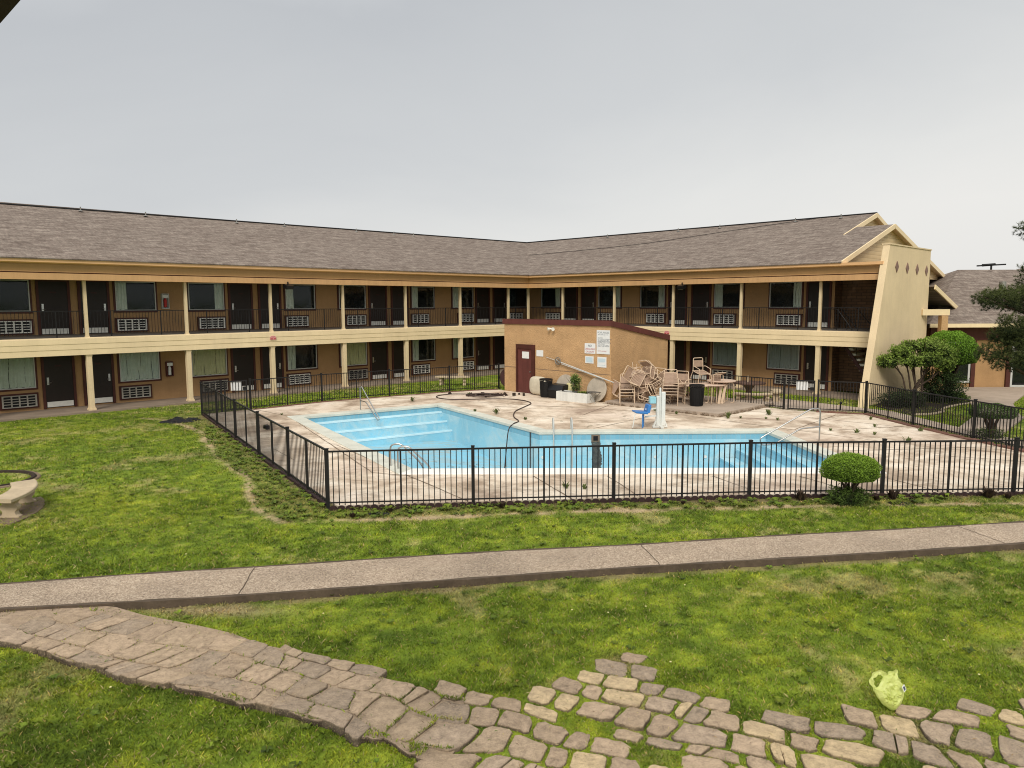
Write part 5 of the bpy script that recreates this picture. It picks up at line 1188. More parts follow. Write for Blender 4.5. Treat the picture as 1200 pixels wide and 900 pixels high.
fence('rear_fence','black iron picket fence between pool deck and left wing lawn',[(-9.93,27.76),(-7.78,29.95),(-5.31,31.72),(-2.84,33.3),(-.62,34.45)],1.5)
fence('corner_fence','short black iron picket panel at the far left fence corner',[(-11.33,26.77),(-10.80,27.18)],.7,1,(False,True))
fence('right_fence','black iron picket fence along the right side of the pool deck',[(11.18,26.72),(12.66,26.16),(12.95,23.55),(13.38,21.1),(14.6,15.22)],1.32,2,(True,False))
fence('table_fence','black iron picket fence behind the picnic tables up to the gate',[(6.55,31.3),(10.15,27.3)],1.4)
def gate(a,b,label,off):
    a=Vector((*a,0));b=Vector((*b,0)); d_=(b-a).normalized();L_=(b-a).length; T=Matrix.Translation(a)@Matrix.Rotation(math.atan2(d_.y,d_.x),4,'Z')
    t=thing('pool_gate',label,'gate',M=T,group='pool gates'); m=MB(); m.box(.0,.05,-.02,.02,.06,FH);m.box(L_-.05,L_,-.02,.02,.06,FH); m.box(.05,L_-.05,-.018,.018,FH-.04,FH);m.box(.05,L_-.05,-.018,.018,.07,.11)
    m.build('gate_frame',M['iron'],t,T); m=MB(); n_=round(L_/.108)
    for i in range(1,n_): x=L_*i/n_; m.box(x-.0085,x+.0085,-.0085,.0085,.1105,FH-.0405)
    m.build('picket_panel',M['iron'],t,T)
    s=thing('gate_sign','blank white panel wired behind the pickets of the '+off,'sign',M=T,group='white panels on the gates'); m=MB(); m.box(L_*.30,L_*.30+.40,.022,.032,.80,1.15); m.build('sign_plate',M['paper'],s,T)
    m=MB(); m.box(L_-.16,L_-.05,-.05,-.021,.80,.92); m.build('latch_box',M['black'],t,T)
gate((10.25,27.2),(11.08,26.78),'black iron gate on the right with a white panel','right gate')
gate((-10.70,27.22),(-10.02,27.70),'black iron gate at the far left corner with a white panel','left gate')
# scalloped border stones along the front fence, brick kerb along the others
m=MB(); L_=18.2; d_=Vector((14.6+3.61,15.18-14.11,0)); 
def frontpt(x): return (14.11+(x+3.61)*(14.86-14.11)/(4.88+3.61)) if x<4.88 else 14.86+(x-4.88)*(15.15-14.86)/(14.6-4.88)
x=-3.5
while x<14.5:
    y=frontpt(x)-.09; pr=[(x-.075,0)]+[(x+.075*math.cos(a),.055+.055*math.sin(a)) for a in [PI-PI*i/8 for i in range(9)]]+[(x+.075,0)]; n_=len(pr)
    tl=random.uniform(-.01,.01); m.add([(a,y+tl,b-.02) for a,b in pr]+[(a,y+.05+tl,b-.02) for a,b in pr],[tuple(range(n_)),tuple(range(n_,2*n_))[::-1]]+[(i,(i+1)%n_,n_+(i+1)%n_,n_+i) for i in range(n_)]); x+=.157
t=m.build('scalloped_edging',M['scallop']); tag(t,'dark scalloped edging running at the foot of the front fence','edging')
def brickrow(label,pts,w=.10,h=.09,L0_=.21,dy=0,mt='brickred'):
    m=MB(); r=random.Random(len(label))
    for (a,b) in zip(pts[:-1],pts[1:]):
        a=Vector((*a,0));b=Vector((*b,0));d_=(b-a).normalized();n_=max(1,round((b-a).length/L0_)); L0=(b-a).length/n_
        for k in range(n_):
            T=Matrix.Translation(a+d_*(k+.5)*L0)@Matrix.Rotation(math.atan2(d_.y,d_.x)+r.uniform(-.08,.08),4,'Z')@Matrix.Rotation(r.uniform(-.06,.06),4,'X'); m.box(-L0*.53,L0*.53,-w/2,w/2,-.03,h*r.uniform(.7,1.1),T)
    o=m.build('brick_edging',M[mt]); tag(o,label,'edging')
brickrow('worn red brick edging under the right pool fence',[(11.1,26.62),(12.6,26.0),(12.86,23.5),(13.28,21.0),(14.3,16.2)],.20,.08)
brickrow('worn red brick edging along the rear pool fence',[(-9.8,27.7),(-7.74,29.82),(-5.27,31.58),(-2.8,33.12),(-.7,34.2)],.16,.06)
brickrow('dark red edging at the foot of the left pool fence',[(-3.7,14.35),(-11.25,26.6)],.10,.06,mt='scallop')
m=MB(); m.tube(spline([(14.2,25.9,.03),(14.9,26.0,.03),(15.7,26.6,.03),(16.1,27.3,.03),(17.1,28.2,.03),(18.2,28.9,.03)],5),.05,6); tag(m.build('bed_edging',M['concrete']),'curved pale edging around the planting bed by the fin wall','edging')
m=MB(); m.prism([(14.2,25.95),(14.9,26.05),(15.65,26.65),(16.1,27.35),(17.1,28.25),(18.2,28.95),(18.4,30.2),(16.2,31.0),(14.0,28.3)],-.02,.03); struct(m.build('planting_bed',M['soilm']))
# ------------------------------------------------------------------ patio chairs
def chair_meshes():
    D={}
    m=MB(); 
    for sx in (-1,1):
        X=.28*sx
        m.tube(rounded([(X,.26,0),(X*1.0,.24,.40),(X,.22,.62),(X,-.16,.64),(X*.9,-.24,.60)],.08,3),.014,7)
        m.tube([(X,-.30,0),(X*.93,-.22,.40)],.014,7)
    m.tube([(-.27,-.235,.03+.40),(-.27,.24,.42)],.012,6); m.tube([(.27,-.235,.43),(.27,.24,.42)],.012,6); m.tube([(-.27,.24,.42),(.27,.24,.42)],.012,6); m.tube([(-.26,-.235,.43),(.26,-.235,.43)],.012,6)
    D['frame']=m.mesh('frame',True)
    m=MB(); m.tube(rounded([(-.255,-.215,.40),(-.25,-.27,.62),(-.24,-.36,.93),(.24,-.36,.93),(.25,-.27,.62),(.255,-.215,.40)],.07,4),.015,7); D['backframe']=m.mesh('back_frame',True)
    m=MB()
    for i in range(8): 
        y=-.20+i*.056; z=.425-.02*math.sin(PI*(i+.5)/8); m.box(-.262,.262,y,y+.048,z,z+.006)
    D['seat']=m.mesh('seat')
    m=MB(); m.add([(-.248,-.262,.58),(.248,-.262,.58),(.242,-.338,.83),(-.242,-.338,.83)]+[(-.248,-.27,.583),(.248,-.27,.583),(.242,-.346,.833),(-.242,-.346,.833)],[(0,1,2,3),(7,6,5,4),(0,4,5,1),(1,5,6,2),(2,6,7,3),(3,7,4,0)]); D['back']=m.mesh('backrest')
    for k,mt in (('frame','chairframe'),('backframe','chairframe'),('seat','chair'),('back','chair')): D[k].materials.append(M[mt])
    return D
CM=chair_meshes(); chair0=None
def chair(x,y,z,rz_,label,rx=0,ry=0,s=1.0):
    global chair0
    Mx=Matrix.Translation((x,y,z))@Euler((R(rx),R(ry),R(rz_)),'XYZ').to_matrix().to_4x4()@Matrix.Scale(s,4)
    if chair0 is None:
        chair0=thing('patio_chair',label,'chair',M=Mx,group='patio chairs heaped beside the pool house')
        link('frame',CM['frame'],None,chair0,Mx); link('back_frame',CM['backframe'],None,chair0,Mx); link('seat',CM['seat'],None,chair0,Mx); link('backrest',CM['back'],None,chair0,Mx); return chair0
    return dup(chair0,Mx,label,'patio chairs heaped beside the pool house')
# chairs face local +y ; rz 180 faces the camera side
pl='tan strap patio chair tangled in the heap beside the pool house'
for k in range(3): chair(4.50-.012*k,28.55+.02*k,.02+.13*k,172,'tan strap patio chair stacked upright at the left end of heap',-2*k)
for k in range(4): chair(6.00+.01*k,27.75+.04*k,.15+.12*k,168,'tan strap patio chair stacked upright in the front middle of heap',-2*k)
for k in range(3): chair(6.50,28.35,.15+.13*k,150,pl,-2*k)
for (x,y,z,rz_,rx,ry) in ((5.10,28.35,.35,200,95,10),(5.25,28.7,.55,150,-60,20),(5.0,28.9,.15,190,0,0),(5.0,28.95,.58,175,10,8),(5.45,28.55,.30,100,-80,30),(5.55,28.9,.75,210,50,15),(5.35,29.1,.95,160,160,10),(5.75,28.7,.65,60,110,0),(5.85,29.0,.85,140,-40,35),(5.2,28.25,.45,130,100,-20),(6.35,28.9,.70,120,95,15),(6.25,28.5,.72,190,-95,0),(6.75,28.8,.45,200,20,80),(5.5,28.1,.35,215,70,40),(6.95,28.5,.72,240,100,10),(4.75,29.2,.3,185,0,60),(5.9,28.35,.75,80,-110,20),(6.6,29.2,.9,160,170,0)):
    chair(x,y,z,rz_,pl,rx,ry)
for (x,y,z,rz_,rx,ry) in ((4.85,28.75,.62,160,70,25),(5.05,28.45,.95,200,-30,60),(5.5,28.45,1.05,170,100,-30),(5.7,28.6,1.15,120,-70,10),(6.15,28.7,1.0,200,80,30),(6.05,29.0,.6,90,-90,30),(5.3,28.9,1.2,60,130,40)):
    chair(x,y,z,rz_,pl,rx,ry)
chair(5.02,28.55,1.72,186,'upturned patio chair with legs in the air topping the heap',176,6)
chair(7.35,28.75,.92,205,'high tan patio chair sitting alone on top of the tables',-14,0,.95)
chair(7.75,28.6,1.05,200,'tan patio chair lying on its back on top of the tables',-88,0,.8)
# ------------------------------------------------------------------ nested round tables
def table(x,y,z,h,r,label,rz_=0,tilt=0):
    Mx=Matrix.Translation((x,y,z))@Euler((R(tilt),0,R(rz_))).to_matrix().to_4x4(); t=thing('round_table',label,'table',M=Mx,group='round patio tables')
    m=MB(); m.lathe([(r*.96,h-.045),(r,h-.03),(r,h-.008),(r*.985,h),(r*.3,h+.002)],28); m.build('tabletop',M['tabletop'],t,Mx,True)
    for k in range(4):
        a=PI/4+k*PI/2; c,s=math.cos(a),math.sin(a); m=MB(); m.tube(rounded([(c*r*.2,s*r*.2,h-.06),(c*r*.88,s*r*.88,h-.07),(c*r*.92,s*r*.92,.02),(c*r*.70,s*r*.70,.0)],.12,4),.017,7); m.build('leg',M['chairframe'],t,Mx,True)
    return t
table(8.15,28.55,.15,.86,.56,'tan round table standing at the right end of chair heap',10)
table(7.72,28.35,.15,.74,.55,'tan round table half tucked under the right end table',32)
table(7.1,28.3,.15,.72,.55,'tan round table nearest the heap of chairs',50)
table(8.05,28.95,.15,.70,.50,'tan round table behind the front tables',20)
for k in range(2):
    m=MB(); T=Matrix.Translation((7.95+.12*k,28.12+.03*k,.15))@Matrix.Rotation(R(6+4*k),4,'Y'); m.box(-.05,.05,-.02,.02,0,.72,T); 
    tag(m.build('leaning_board',M['chairframe']),['narrow cream board leaning upright against the round tables','second narrow cream board leaning just right of the first'][k],'board')
# ------------------------------------------------------------------ trash cans
def can(x,y,z,label,r=.26,h=.76,ribs=True):
    T=Matrix.Translation((x,y,z)); t=thing('trash_can',label,'trash can',M=T)
    m=MB(); m.lathe([(r*.84,0),(r*.86,.03),(r*.98,h*.86),(r*.90,h*.86),(r*.78,.05)],24,cap=False); m.lathe([(r*.84,0),(.01,.001)],24,cap=False); m.build('bin_body',M['black'],t,T,True)
    m=MB(); m.lathe([(r*.99,h*.93),(r*1.06,h*.95),(r*1.06,h),(r*.95,h),(r*.93,h*.94)],24,cap=False)
    for k in range(22): a=2*PI*k/22; m.bar((r*.97*math.cos(a),r*.97*math.sin(a),h*.84),(r*1.02*math.cos(a),r*1.02*math.sin(a),h*.95),.03,.015)
    for k in range(24): a=2*PI*k/24; m.bar((r*.87*math.cos(a),r*.87*math.sin(a),.04),(r*.985*math.cos(a),r*.985*math.sin(a),h*.84),.022,.012)
    m.build('rim',M['black'],t,T); return t
can(1.45,31.25,.035,'black slatted trash can in front of the pool house',.27,.78); can(6.95,27.55,.15,'black trash can in front of the stacked round tables',.27,.80)
# black storage box with sloped lid
T=Matrix.Translation(st(9.98,8.42,.035))@Matrix.Rotation(aR,4,'Z'); t=thing('storage_box','black plastic storage box between trash can and planter','box',M=T)
m=MB(); m.add([(-.38,-.22,0),(.38,-.22,0),(.38,.26,0),(-.38,.26,0),(-.40,-.24,.42),(.40,-.24,.42),(.40,.28,.34),(-.40,.28,.34)],[(0,3,2,1),(4,5,6,7),(0,1,5,4),(1,2,6,5),(2,3,7,6),(3,0,4,7)]); m.build('box_body',M['black'],t,T)
m=MB(); m.add([(-.42,-.26,.425),(.42,-.26,.425),(.42,.31,.345),(-.42,.31,.345),(-.41,-.25,.60),(.41,-.25,.60),(.38,.16,.56),(-.38,.16,.56)],[(0,3,2,1),(4,5,6,7),(0,1,5,4),(1,2,6,5),(2,3,7,6),(3,0,4,7)]); m.build('lid',M['black'],t,T)
# white planter box with plant
T=Matrix.Translation(st(11.15,8.75,.035))@Matrix.Rotation(aR+R(4),4,'Z'); t=thing('planter_box','long white planter box with a green plant before pool house','planter',M=T)
m=MB(); w,d_,h=.78,.26,.38; m.box(-w,w,d_-.03,d_,0,h,);m.box(-w,w,-d_,-d_+.03,0,h);m.box(w-.03,w,-d_+.031,d_-.031,0,h);m.box(-w,-w+.03,-d_+.031,d_-.031,0,h);m.build('box_body',M['white'],t,T)
m=MB(); m.box(-w+.031,w-.031,-d_+.031,d_-.031,.05,h-.05); m.build('soil',M['soilm'],t,T)
m=MB(); r=random.Random(8)
for k in range(7): m.tube(spline([(-.02+.05*k-.15,0,.3),(-.05+.07*k-.15,r.uniform(-.06,.06),.65),(-.2+.1*k,r.uniform(-.12,.12),.95)],4),.012,6,r2=.005)
m.build('plant_stem',M['bark'],t,T,True)
v,f,c=merge([blob((0.0,0,.86),(.24,.18,.24),1500,.035,(.03,.06,.012),(.16,.24,.05),61,shell=.1,lump=.4,aspect=.3),blob((-.05,0,.55),(.22,.15,.15),500,.032,(.03,.06,.012),(.13,.19,.04),62,shell=.1,lump=.4,aspect=.3),blob((-.45,0,.38),(.28,.18,.06),500,.025,(.05,.08,.012),(.20,.24,.04),63,shell=.1,lump=.3)])
link('plant_leaves',npmesh('plant_leaves',v,f,c),M['leaf'],t,T)
T2=Matrix.Translation(st(12.05,8.62,.035))@Matrix.Rotation(aR,4,'Z'); t=thing('side_shelf','dark metal shelf frame leaning at the planter end','shelf',M=T2)
m=MB(); m.box(-.22,.30,-.16,.16,.42,.445); m.build('shelf_top',M['floor2'],t,T2); m=MB(); m.tube([(.25,.14,.0),(-.18,.14,.42)],.012,6); m.tube([(.25,-.14,.0),(-.18,-.14,.42)],.012,6);m.tube([(-.18,.14,.0),(.25,.14,.42)],.012,6); m.build('leg_brace',M['dullsteel'],t,T2)
T2=Matrix.Translation(st(10.45,8.33,.035))@Matrix.Rotation(aR,4,'Z')@Matrix.Rotation(R(8),4,'X'); m=MB(); P=rounded([(-.18,0,.02),(-.19,0,.62),(.16,0,.66),(.20,0,.02)],.08,4); n_=len(P); m.add([(p.x,.0,p.z) for p in P]+[(p.x,.05,p.z) for p in P],[tuple(range(n_)),tuple(range(n_,2*n_))[::-1]]+[(i,(i+1)%n_,n_+(i+1)%n_,n_+i) for i in range(n_)]); tag(m.build('float_board',M['yellow'],None,T2),'pale yellow plastic board standing behind the planter box','board')
# leaning round boards
def disc(s,r,label,mat,tilt=10,th=.03,zy=1.0,off=.22,name='round_board'):
    T=Matrix.Translation(st(s,HT1+off,.035))@Matrix.Rotation(aR,4,'Z')@Matrix.Rotation(R(tilt),4,'X')@Matrix.Translation((0,0,r*zy)); m=MB(); n_=32
    P=[(r*math.cos(2*PI*i/n_),r*zy*math.sin(2*PI*i/n_)) for i in range(n_)]; P2=[(a*.97,b*.97) for a,b in P]
    m.add([(a,0,b) for a,b in P]+[(a,th,b) for a,b in P]+[(a,th+.008,b) for a,b in P2],[tuple(range(n_)),tuple(range(2*n_,3*n_))[::-1]]+[(i,(i+1)%n_,n_+(i+1)%n_,n_+i) for i in range(n_)]+[(n_+i,n_+(i+1)%n_,2*n_+(i+1)%n_,2*n_+i) for i in range(n_)])
    tag(m.build(name,M[mat],None,T),label,'round board','round boards leaning on the pool house wall')
disc(10.15,.50,'weathered round board leaning on the wall behind the storage box','disc',10,.03,1.0,.20); disc(11.88,.50,'weathered round board leaning on the wall right of the planter','disc',12,.03,1.0,.24)
# fat cream float leaning left of the can
T=Matrix.Translation(st(8.72,HT1+.24,.035+.42))@Matrix.Rotation(aR,4,'Z'); m=MB(); vs=[];fs=[]
sp=lambda v,e: math.copysign(abs(v)**e,v)
for i in range(17):
    for j in range(28):
        a=-PI/2+PI*i/16;b=2*PI*j/28; vs.append((.50*sp(math.cos(a),.55)*sp(math.cos(b),.55),.16*sp(math.cos(a),.7)*sp(math.sin(b),.8),.40*sp(math.sin(a),.6)))
for i in range(16):
    for j in range(28): fs.append((i*28+j,i*28+(j+1)%28,(i+1)*28+(j+1)%28,(i+1)*28+j))
m.add(vs,fs); o=m.build('filter_tank',M['discw'],None,T,True); tag(o,'rounded cream tank behind the left trash can','tank')
# skimmer pole with reel, leaning along the wall
t=thing('pool_pole','long pale pole with a reel leaning across pool house wall','pole',st(10.5,8.4,.9))
def hp(s,z,off): return st(s,HT1+off,z)
m=MB(); m.tube([hp(9.0,1.70,.05),hp(9.7,1.56,.07)],.012,6);m.tube([hp(9.7,1.56,.07),hp(12.75,.88,.16)],.022,8); m.tube([hp(9.9,1.46,.09),hp(12.6,.92,.2)],.014,6); m.build('shaft',M['wframe'],t)
m=MB(); ring=[];c0=hp(9.72,1.57,.10)
for k in range(16): a=2*PI*k/16; ring.append(c0+EA*.15*math.cos(a)+Vector((0,0,.15*math.sin(a))))
m.tube(ring,.02,6,closed=True)
for k in range(4): m.tube([ring[k*2],ring[k*2+8]],.012,5)
m.build('reel',M['dullsteel'],t)
# upended dark red round table against the left corner of the house
T=Matrix.Translation(st(5.95,7.35,.02))@Matrix.Rotation(aR+R(55),4,'Z')@Matrix.Rotation(R(12),4,'X')@Matrix.Translation((0,0,.52)); m=MB(); n_=28
P=[(.5*math.cos(2*PI*i/n_),.5*math.sin(2*PI*i/n_)) for i in range(n_)]; m.add([(a,0,b) for a,b in P]+[(a,.04,b) for a,b in P],[tuple(range(n_)),tuple(range(n_,2*n_))[::-1]]+[(i,(i+1)%n_,n_+(i+1)%n_,n_+i) for i in range(n_)]); tag(m.build('round_tabletop',M['rust'],None,T),'dark red round table top leaning at the left corner of pool house','table top')
# hoses
def hose(name,label,pts,r,mat='hose',n=6): m=MB(); m.tube(spline(pts,n),r,6); tag(m.build(name,M[mat],None,None,True),label,'hose')
z=.06
hose('pool_hose','dark hose winding over the deck and down into the pool',[(-1.6,32.1,z),(-2.6,32.2,z),(-3.2,31.6,z),(-3.1,30.85,z),(-2.4,30.35,z),(-.8,30.5,z),(.2,30.25,z),(.75,29.2,z),(.45,28.0,z),(.12,26.9,z),(.06,25.6,z),(.22,24.6,z),(.05,23.95,.08),(-.12,23.7,-.1),(-.2,23.5,-.8),(-.25,23.2,-1.3)],.019)
pts=[]
for k in range(60): a=k*.42; rr=.45+.25*math.sin(k*.37)+.05*k/60; pts.append((-.9+rr*1.35*math.cos(a)+.15*math.sin(k*.2),31.6+rr*.8*math.sin(a),.05+.0012*k))
hose('coiled_hose','dark hose lying in loose coils beside the pool house corner',pts,.024,n=3)
m=MB(); r=random.Random(4)
for k in range(16): x,y=-.9+r.gauss(0,.9),31.9+r.gauss(0,.3); rr=r.uniform(.04,.12); T=Matrix.Translation((x,y,.05))@Euler((r.random()*3,r.random()*3,r.random()*3)).to_matrix().to_4x4(); m.box(-rr,rr,-rr*.6,rr*.6,-rr*.4,rr*.4,T)
tag(m.build('rubble',M['soilm']),None,None,None,'stuff')
# ------------------------------------------------------------------ pool rails
def rails(name,label,paths,r=.021,mat='steel'):
    t=thing(name,label,'hand rail',tuple(Vector(paths[0][0]))); 
    for p in paths: m=MB(); m.tube(p,r,10); m.build('rail_tube',M[mat],t,None,True)
    return t
A=Vector((-5.72,27.55,.03));nv=Vector((.56,-.83,0)).normalized()
rails('entry_rail','steel entry handrail over the wide left steps',[rounded([A,A+Vector((0,0,.90)),A+Vector((0,0,.90))+nv*.16,A+nv*1.75+Vector((0,0,-.12)),A+nv*1.62+Vector((0,0,-.2)),A+nv*.55+Vector((0,0,.36)),A+Vector((0,0,.36))+nv*.0],.09,5)])
B=Vector((-2.98,17.75,.06)); 
L_=[]
for dx in (0,.42):
    b=B+Vector((dx*.55,-dx*.75,0)); dv=Vector((.80,.60,0)).normalized()*(1)
    dv=Vector((.9,-.05,0)).normalized(); L_.append(rounded([b,b+Vector((0,0,.52)),b+dv*.25+Vector((0,0,.56)),b+dv*.75+Vector((0,0,.08)),b+dv*1.0+Vector((0,0,-.5)),b+dv*1.0+Vector((0,0,-.9))],.16,5))
rails('pool_ladder','steel ladder rails at the near left corner of pool',L_)
B=Vector((8.85,20.95,.05)); dv=Vector((-.985,-.17,0)).normalized()
rails('entry_rail','steel entry handrail over the steps at pool right end',[rounded([B,B+Vector((0,0,.92)),B+dv*.25+Vector((0,0,.94)),B+dv*1.85+Vector((0,0,.12)),B+dv*1.80+Vector((0,0,-.08)),B+dv*1.4+Vector((0,0,-.06)),B+dv*.6+Vector((0,0,.36)),B+Vector((0,0,.40))],.10,5)])
L_=[]
for x in (1.28,1.85): L_.append(rounded([(x,22.95,.05),(x,22.95,.42),(x,22.60,.46),(x,22.42,.30),(x,22.42,-1.1)],.1,4))
t=rails('pool_ladder','pale ladder rails on the far edge of the pool',L_,.022,'wframe')
# ------------------------------------------------------------------ pool lift
T=Matrix.Translation((4.72,23.3,.05))@Matrix.Rotation(R(8),4,'Z'); t=thing('pool_lift','white pool lift mast with blue seat at the far pool edge','pool lift',M=T)
m=MB(); m.box(-.13,-.03,-.06,.06,.05,1.02); m.box(.03,.16,-.07,.07,.05,1.14); m.box(-.029,.029,-.03,.03,.02,1.28); m.build('mast',M['white'],t,T)
m=MB(); m.box(-.24,.24,-.05,.05,0,.06); m.box(-.05,.05,-.25,.25,0,.058); m.bar((-.2,0,.05),(-.06,0,.35),.05); m.bar((.22,0,.05),(.1,0,.35),.05); m.build('base',M['white'],t,T)
m=MB(); m.bar((-.13,0,.62),(-.50,-.05,.60),.045); m.bar((-.13,0,.38),(-.50,-.05,.36),.045); m.build('arm',M['white'],t,T)
m=MB(); m.add([(-.86,-.24,.50),(-.46,-.24,.46),(-.46,.18,.46),(-.86,.18,.50),(-.88,-.25,.56),(-.46,-.25,.53),(-.46,.19,.53),(-.88,.19,.56)],[(0,3,2,1),(4,5,6,7),(0,1,5,4),(1,2,6,5),(2,3,7,6),(3,0,4,7)]); m.add([(-.50,-.22,.5),(-.40,-.22,.5),(-.40,.16,.5),(-.50,.16,.5),(-.44,-.20,.76),(-.34,-.20,.76),(-.34,.14,.76),(-.44,.14,.76)],[(0,3,2,1),(4,5,6,7),(0,1,5,4),(1,2,6,5),(2,3,7,6),(3,0,4,7)]); m.build('seat',M['blue'],t,T)
m=MB(); m.tube([(-.62,-.15,.46),(-.62,-.15,.02)],.018,6);m.tube([(-.50,.1,.46),(-.50,.1,.02)],.018,6); m.build('foot_rest',M['blue'],t,T)
m=MB(); m.box(-.36,-.16,-.10,.08,.78,1.0); m.build('headrest',M['lblue'],t,T)
m=MB(); m.tube([(-.88,-.2,.5),(-.96,-.22,.06),(-.90,.0,.04)],.014,6); m.build('leg_guard',M['white'],t,T)
for o in t.children: 
    if o.name.split('.')[0] in('seat','headrest','mast'): b=o.modifiers.new('b','BEVEL');b.width=.02;b.segments=3
# ------------------------------------------------------------------ concrete benches
def arcbench(cx,cy,r0,r1,a0,a1,label,legs,zt=.44):
    t=thing('garden_bench',label,'bench',(cx+(r0+r1)/2*math.cos(R((a0+a1)/2)),cy+(r0+r1)/2*math.sin(R((a0+a1)/2)),0),group='curved concrete benches')
    m=MB(); n_=16; vs=[]
    for z_,ins in ((zt-.075,.02),(zt-.06,0),(zt-.012,0),(zt,.015)):
        for k in range(n_+1):
            a=R(a0+(a1-a0)*k/n_); vs+=[((r0+ins)*math.cos(a)+cx,(r0+ins)*math.sin(a)+cy,z_),((r1-ins)*math.cos(a)+cx,(r1-ins)*math.sin(a)+cy,z_)]
    row=2*(n_+1); fs=[]
    for q in range(3):
        for k in range(n_):
            a=q*row+2*k; fs+=[(a,a+row,a+row+2,a+2),(a+1,a+3,a+row+3,a+row+1)]
        a=q*row; fs+=[(a,a+1,a+row+1,a+row),(a+2*n_,a+2*n_+row,a+2*n_+row+1,a+2*n_+1)]
    for k in range(n_): fs+=[(2*k,2*k+2,2*k+3,2*k+1),(3*row+2*k,3*row+2*k+1,3*row+2*k+3,3*row+2*k+2)]
    m.add(vs,fs); m.build('seat',M['concrete'],t)
    for a in legs:
        T=Matrix.Translation((cx+(r0+r1)/2*math.cos(R(a)),cy+(r0+r1)/2*math.sin(R(a)),0))@Matrix.Rotation(R(a),4,'Z'); m=MB(); w=(r1-r0)*.40
        prof=[(w,0),(w,.05),(w*.72,.08),(w*.62,.14),(w*.88,.19),(w*.95,.24),(w*.62,.29),(w*.85,.34),(w,.368)]
        P=[(a_,b_) for a_,b_ in prof]+[(-a_,b_) for a_,b_ in prof[::-1]]; n2=len(P); m.add([(a_,-.065,b_) for a_,b_ in P]+[(a_,.065,b_) for a_,b_ in P],[tuple(range(n2)),tuple(range(n2,2*n2))[::-1]]+[(i,(i+1)%n2,n2+(i+1)%n2,n2+i) for i in range(n2)]); m.build('leg',M['concrete'],t,T)
    return t
arcbench(-11.35,13.45,1.66,2.10,-4,44,'curved pale concrete bench on the lawn at left',(4,38))
arcbench(-11.35,13.45,1.66,2.10,-84,-27,'second curved concrete bench cut by the left photo edge',(-78,-33))
m=MB(); m.prism([(-11.35+ (2.2 if k<12 else 1.6)*math.cos(R(a)),13.45+(2.2 if k<12 else 1.6)*math.sin(R(a))) for k,a in enumerate([(-8+5*i) for i in range(12)]+[(47-5*i) for i in range(12)])],-.02,.03); struct(m.build('bench_pad',M['concdark']))
m=MB(); ring=[(-12.12+1.12*math.cos(a),16.55+.98*math.sin(a),-.005) for a in [2*PI*k/36 for k in range(36)]]; m.tube(ring,.045,8,closed=True); tag(m.build('ring_edging',M['concdark'],None,None,True),'low dark round ring edging on the lawn behind the bench','edging')
m=MB(); ring=[(-12.12+1.03*math.cos(a),16.55+.89*math.sin(a),.0) for a in [2*PI*k/36 for k in range(36)]]; m.tube(ring,.06,6,closed=True); struct(m.build('ring_soil',M['soilm'],None,None,True))
t=arcbench(-2.6,38.5,2.1,2.55,-118,-78,'curved pale concrete bench on the grass before left wing',(-112,-84))
# picnic table set behind the fence
T=Matrix.Translation((9.75,30.15,0)); t=thing('picnic_table','dark round concrete picnic table behind the slab','table',M=T)
m=MB(); m.lathe([(.30,0),(.30,.05),(.14,.12),(.12,.45),(.26,.66),(.28,.69)],16); m.build('pedestal',M['concdark'],t,T,True); m=MB(); m.lathe([(.60,.69),(.66,.70),(.66,.755),(.62,.765)],28); m.build('tabletop',M['picnic'],t,T,True)
m=MB(); m.tube([(-.05,0,.76),(-.05,0,1.02)],.025,8); m.build('umbrella_socket',M['concrete'],t,T)
arcbench(9.75,30.15,.92,1.25,222,300,'curved concrete bench with dark legs in front of picnic table',(232,290),.42)
arcbench(9.75,30.15,.92,1.30,-45,10,'short curved concrete bench right of the picnic table',(-35,0),.46)
# ------------------------------------------------------------------ black weed cloth
def crumple(name,label,cx,cy,w,d_,h,mat,seed,cat):
    n_=26; r=np.random.default_rng(seed); X,Y=np.meshgrid(np.linspace(-1,1,n_),np.linspace(-1,1,n_)); x=X*w*(1+.25*(fbm(X*2,Y*2,1.2,3,seed)-.5)*2)+.3*w*(fbm(X,Y,2,3,seed+1)-.5); y=Y*d_*(1+.5*(fbm(X*2,Y*2,1.1,3,seed+2)-.5)*2)
    z=.01+h*np.abs(fbm(X,Y,3.2,4,seed+3)-.5)*2.6*np.clip(1.05-np.maximum(np.abs(X),np.abs(Y)),0,1)**.5
    i,j=np.meshgrid(np.arange(n_-1),np.arange(n_-1)); a=(j*n_+i).ravel(); F=np.stack([a,a+1,a+n_+1,a+n_],1); keep=(fbm(X.ravel()[F].mean(1),Y.ravel()[F].mean(1),3,2,seed+5)>.32)&(np.hypot(X.ravel()[F].mean(1),Y.ravel()[F].mean(1))<1.1)
    me=npmesh(name,np.stack([cx+x.ravel(),cy+y.ravel(),z.ravel()],1),F[keep]); tag(link(name,me,M[mat]),label,cat)
crumple('weed_cloth','crumpled black weed cloth lying on the lawn by the left fence',-11.45,25.2,.55,.62,.16,'clothblk',3,'sheet')
crumple('plastic_scrap','crumpled black scrap in the dirt by the topiary shrub',7.75,14.35,.22,.12,.05,'clothblk',7,'scrap')
crumple('plastic_scrap','crumpled black scrap in the dirt near the left fence corner',-2.55,13.75,.20,.10,.05,'clothblk',9,'scrap')
# black junction box clipped to the left fence
T=Matrix.Translation((-6.18,18.35,.93))@Matrix.Rotation(R(122),4,'Z'); m=MB(); m.box(-.11,.11,-.05,.05,-.05,.05,T); m.box(-.02,.02,.05,.09,-.03,.03,T); tag(m.build('gate_latch',M['black']),'small black latch box fixed on the left pool fence','latch')
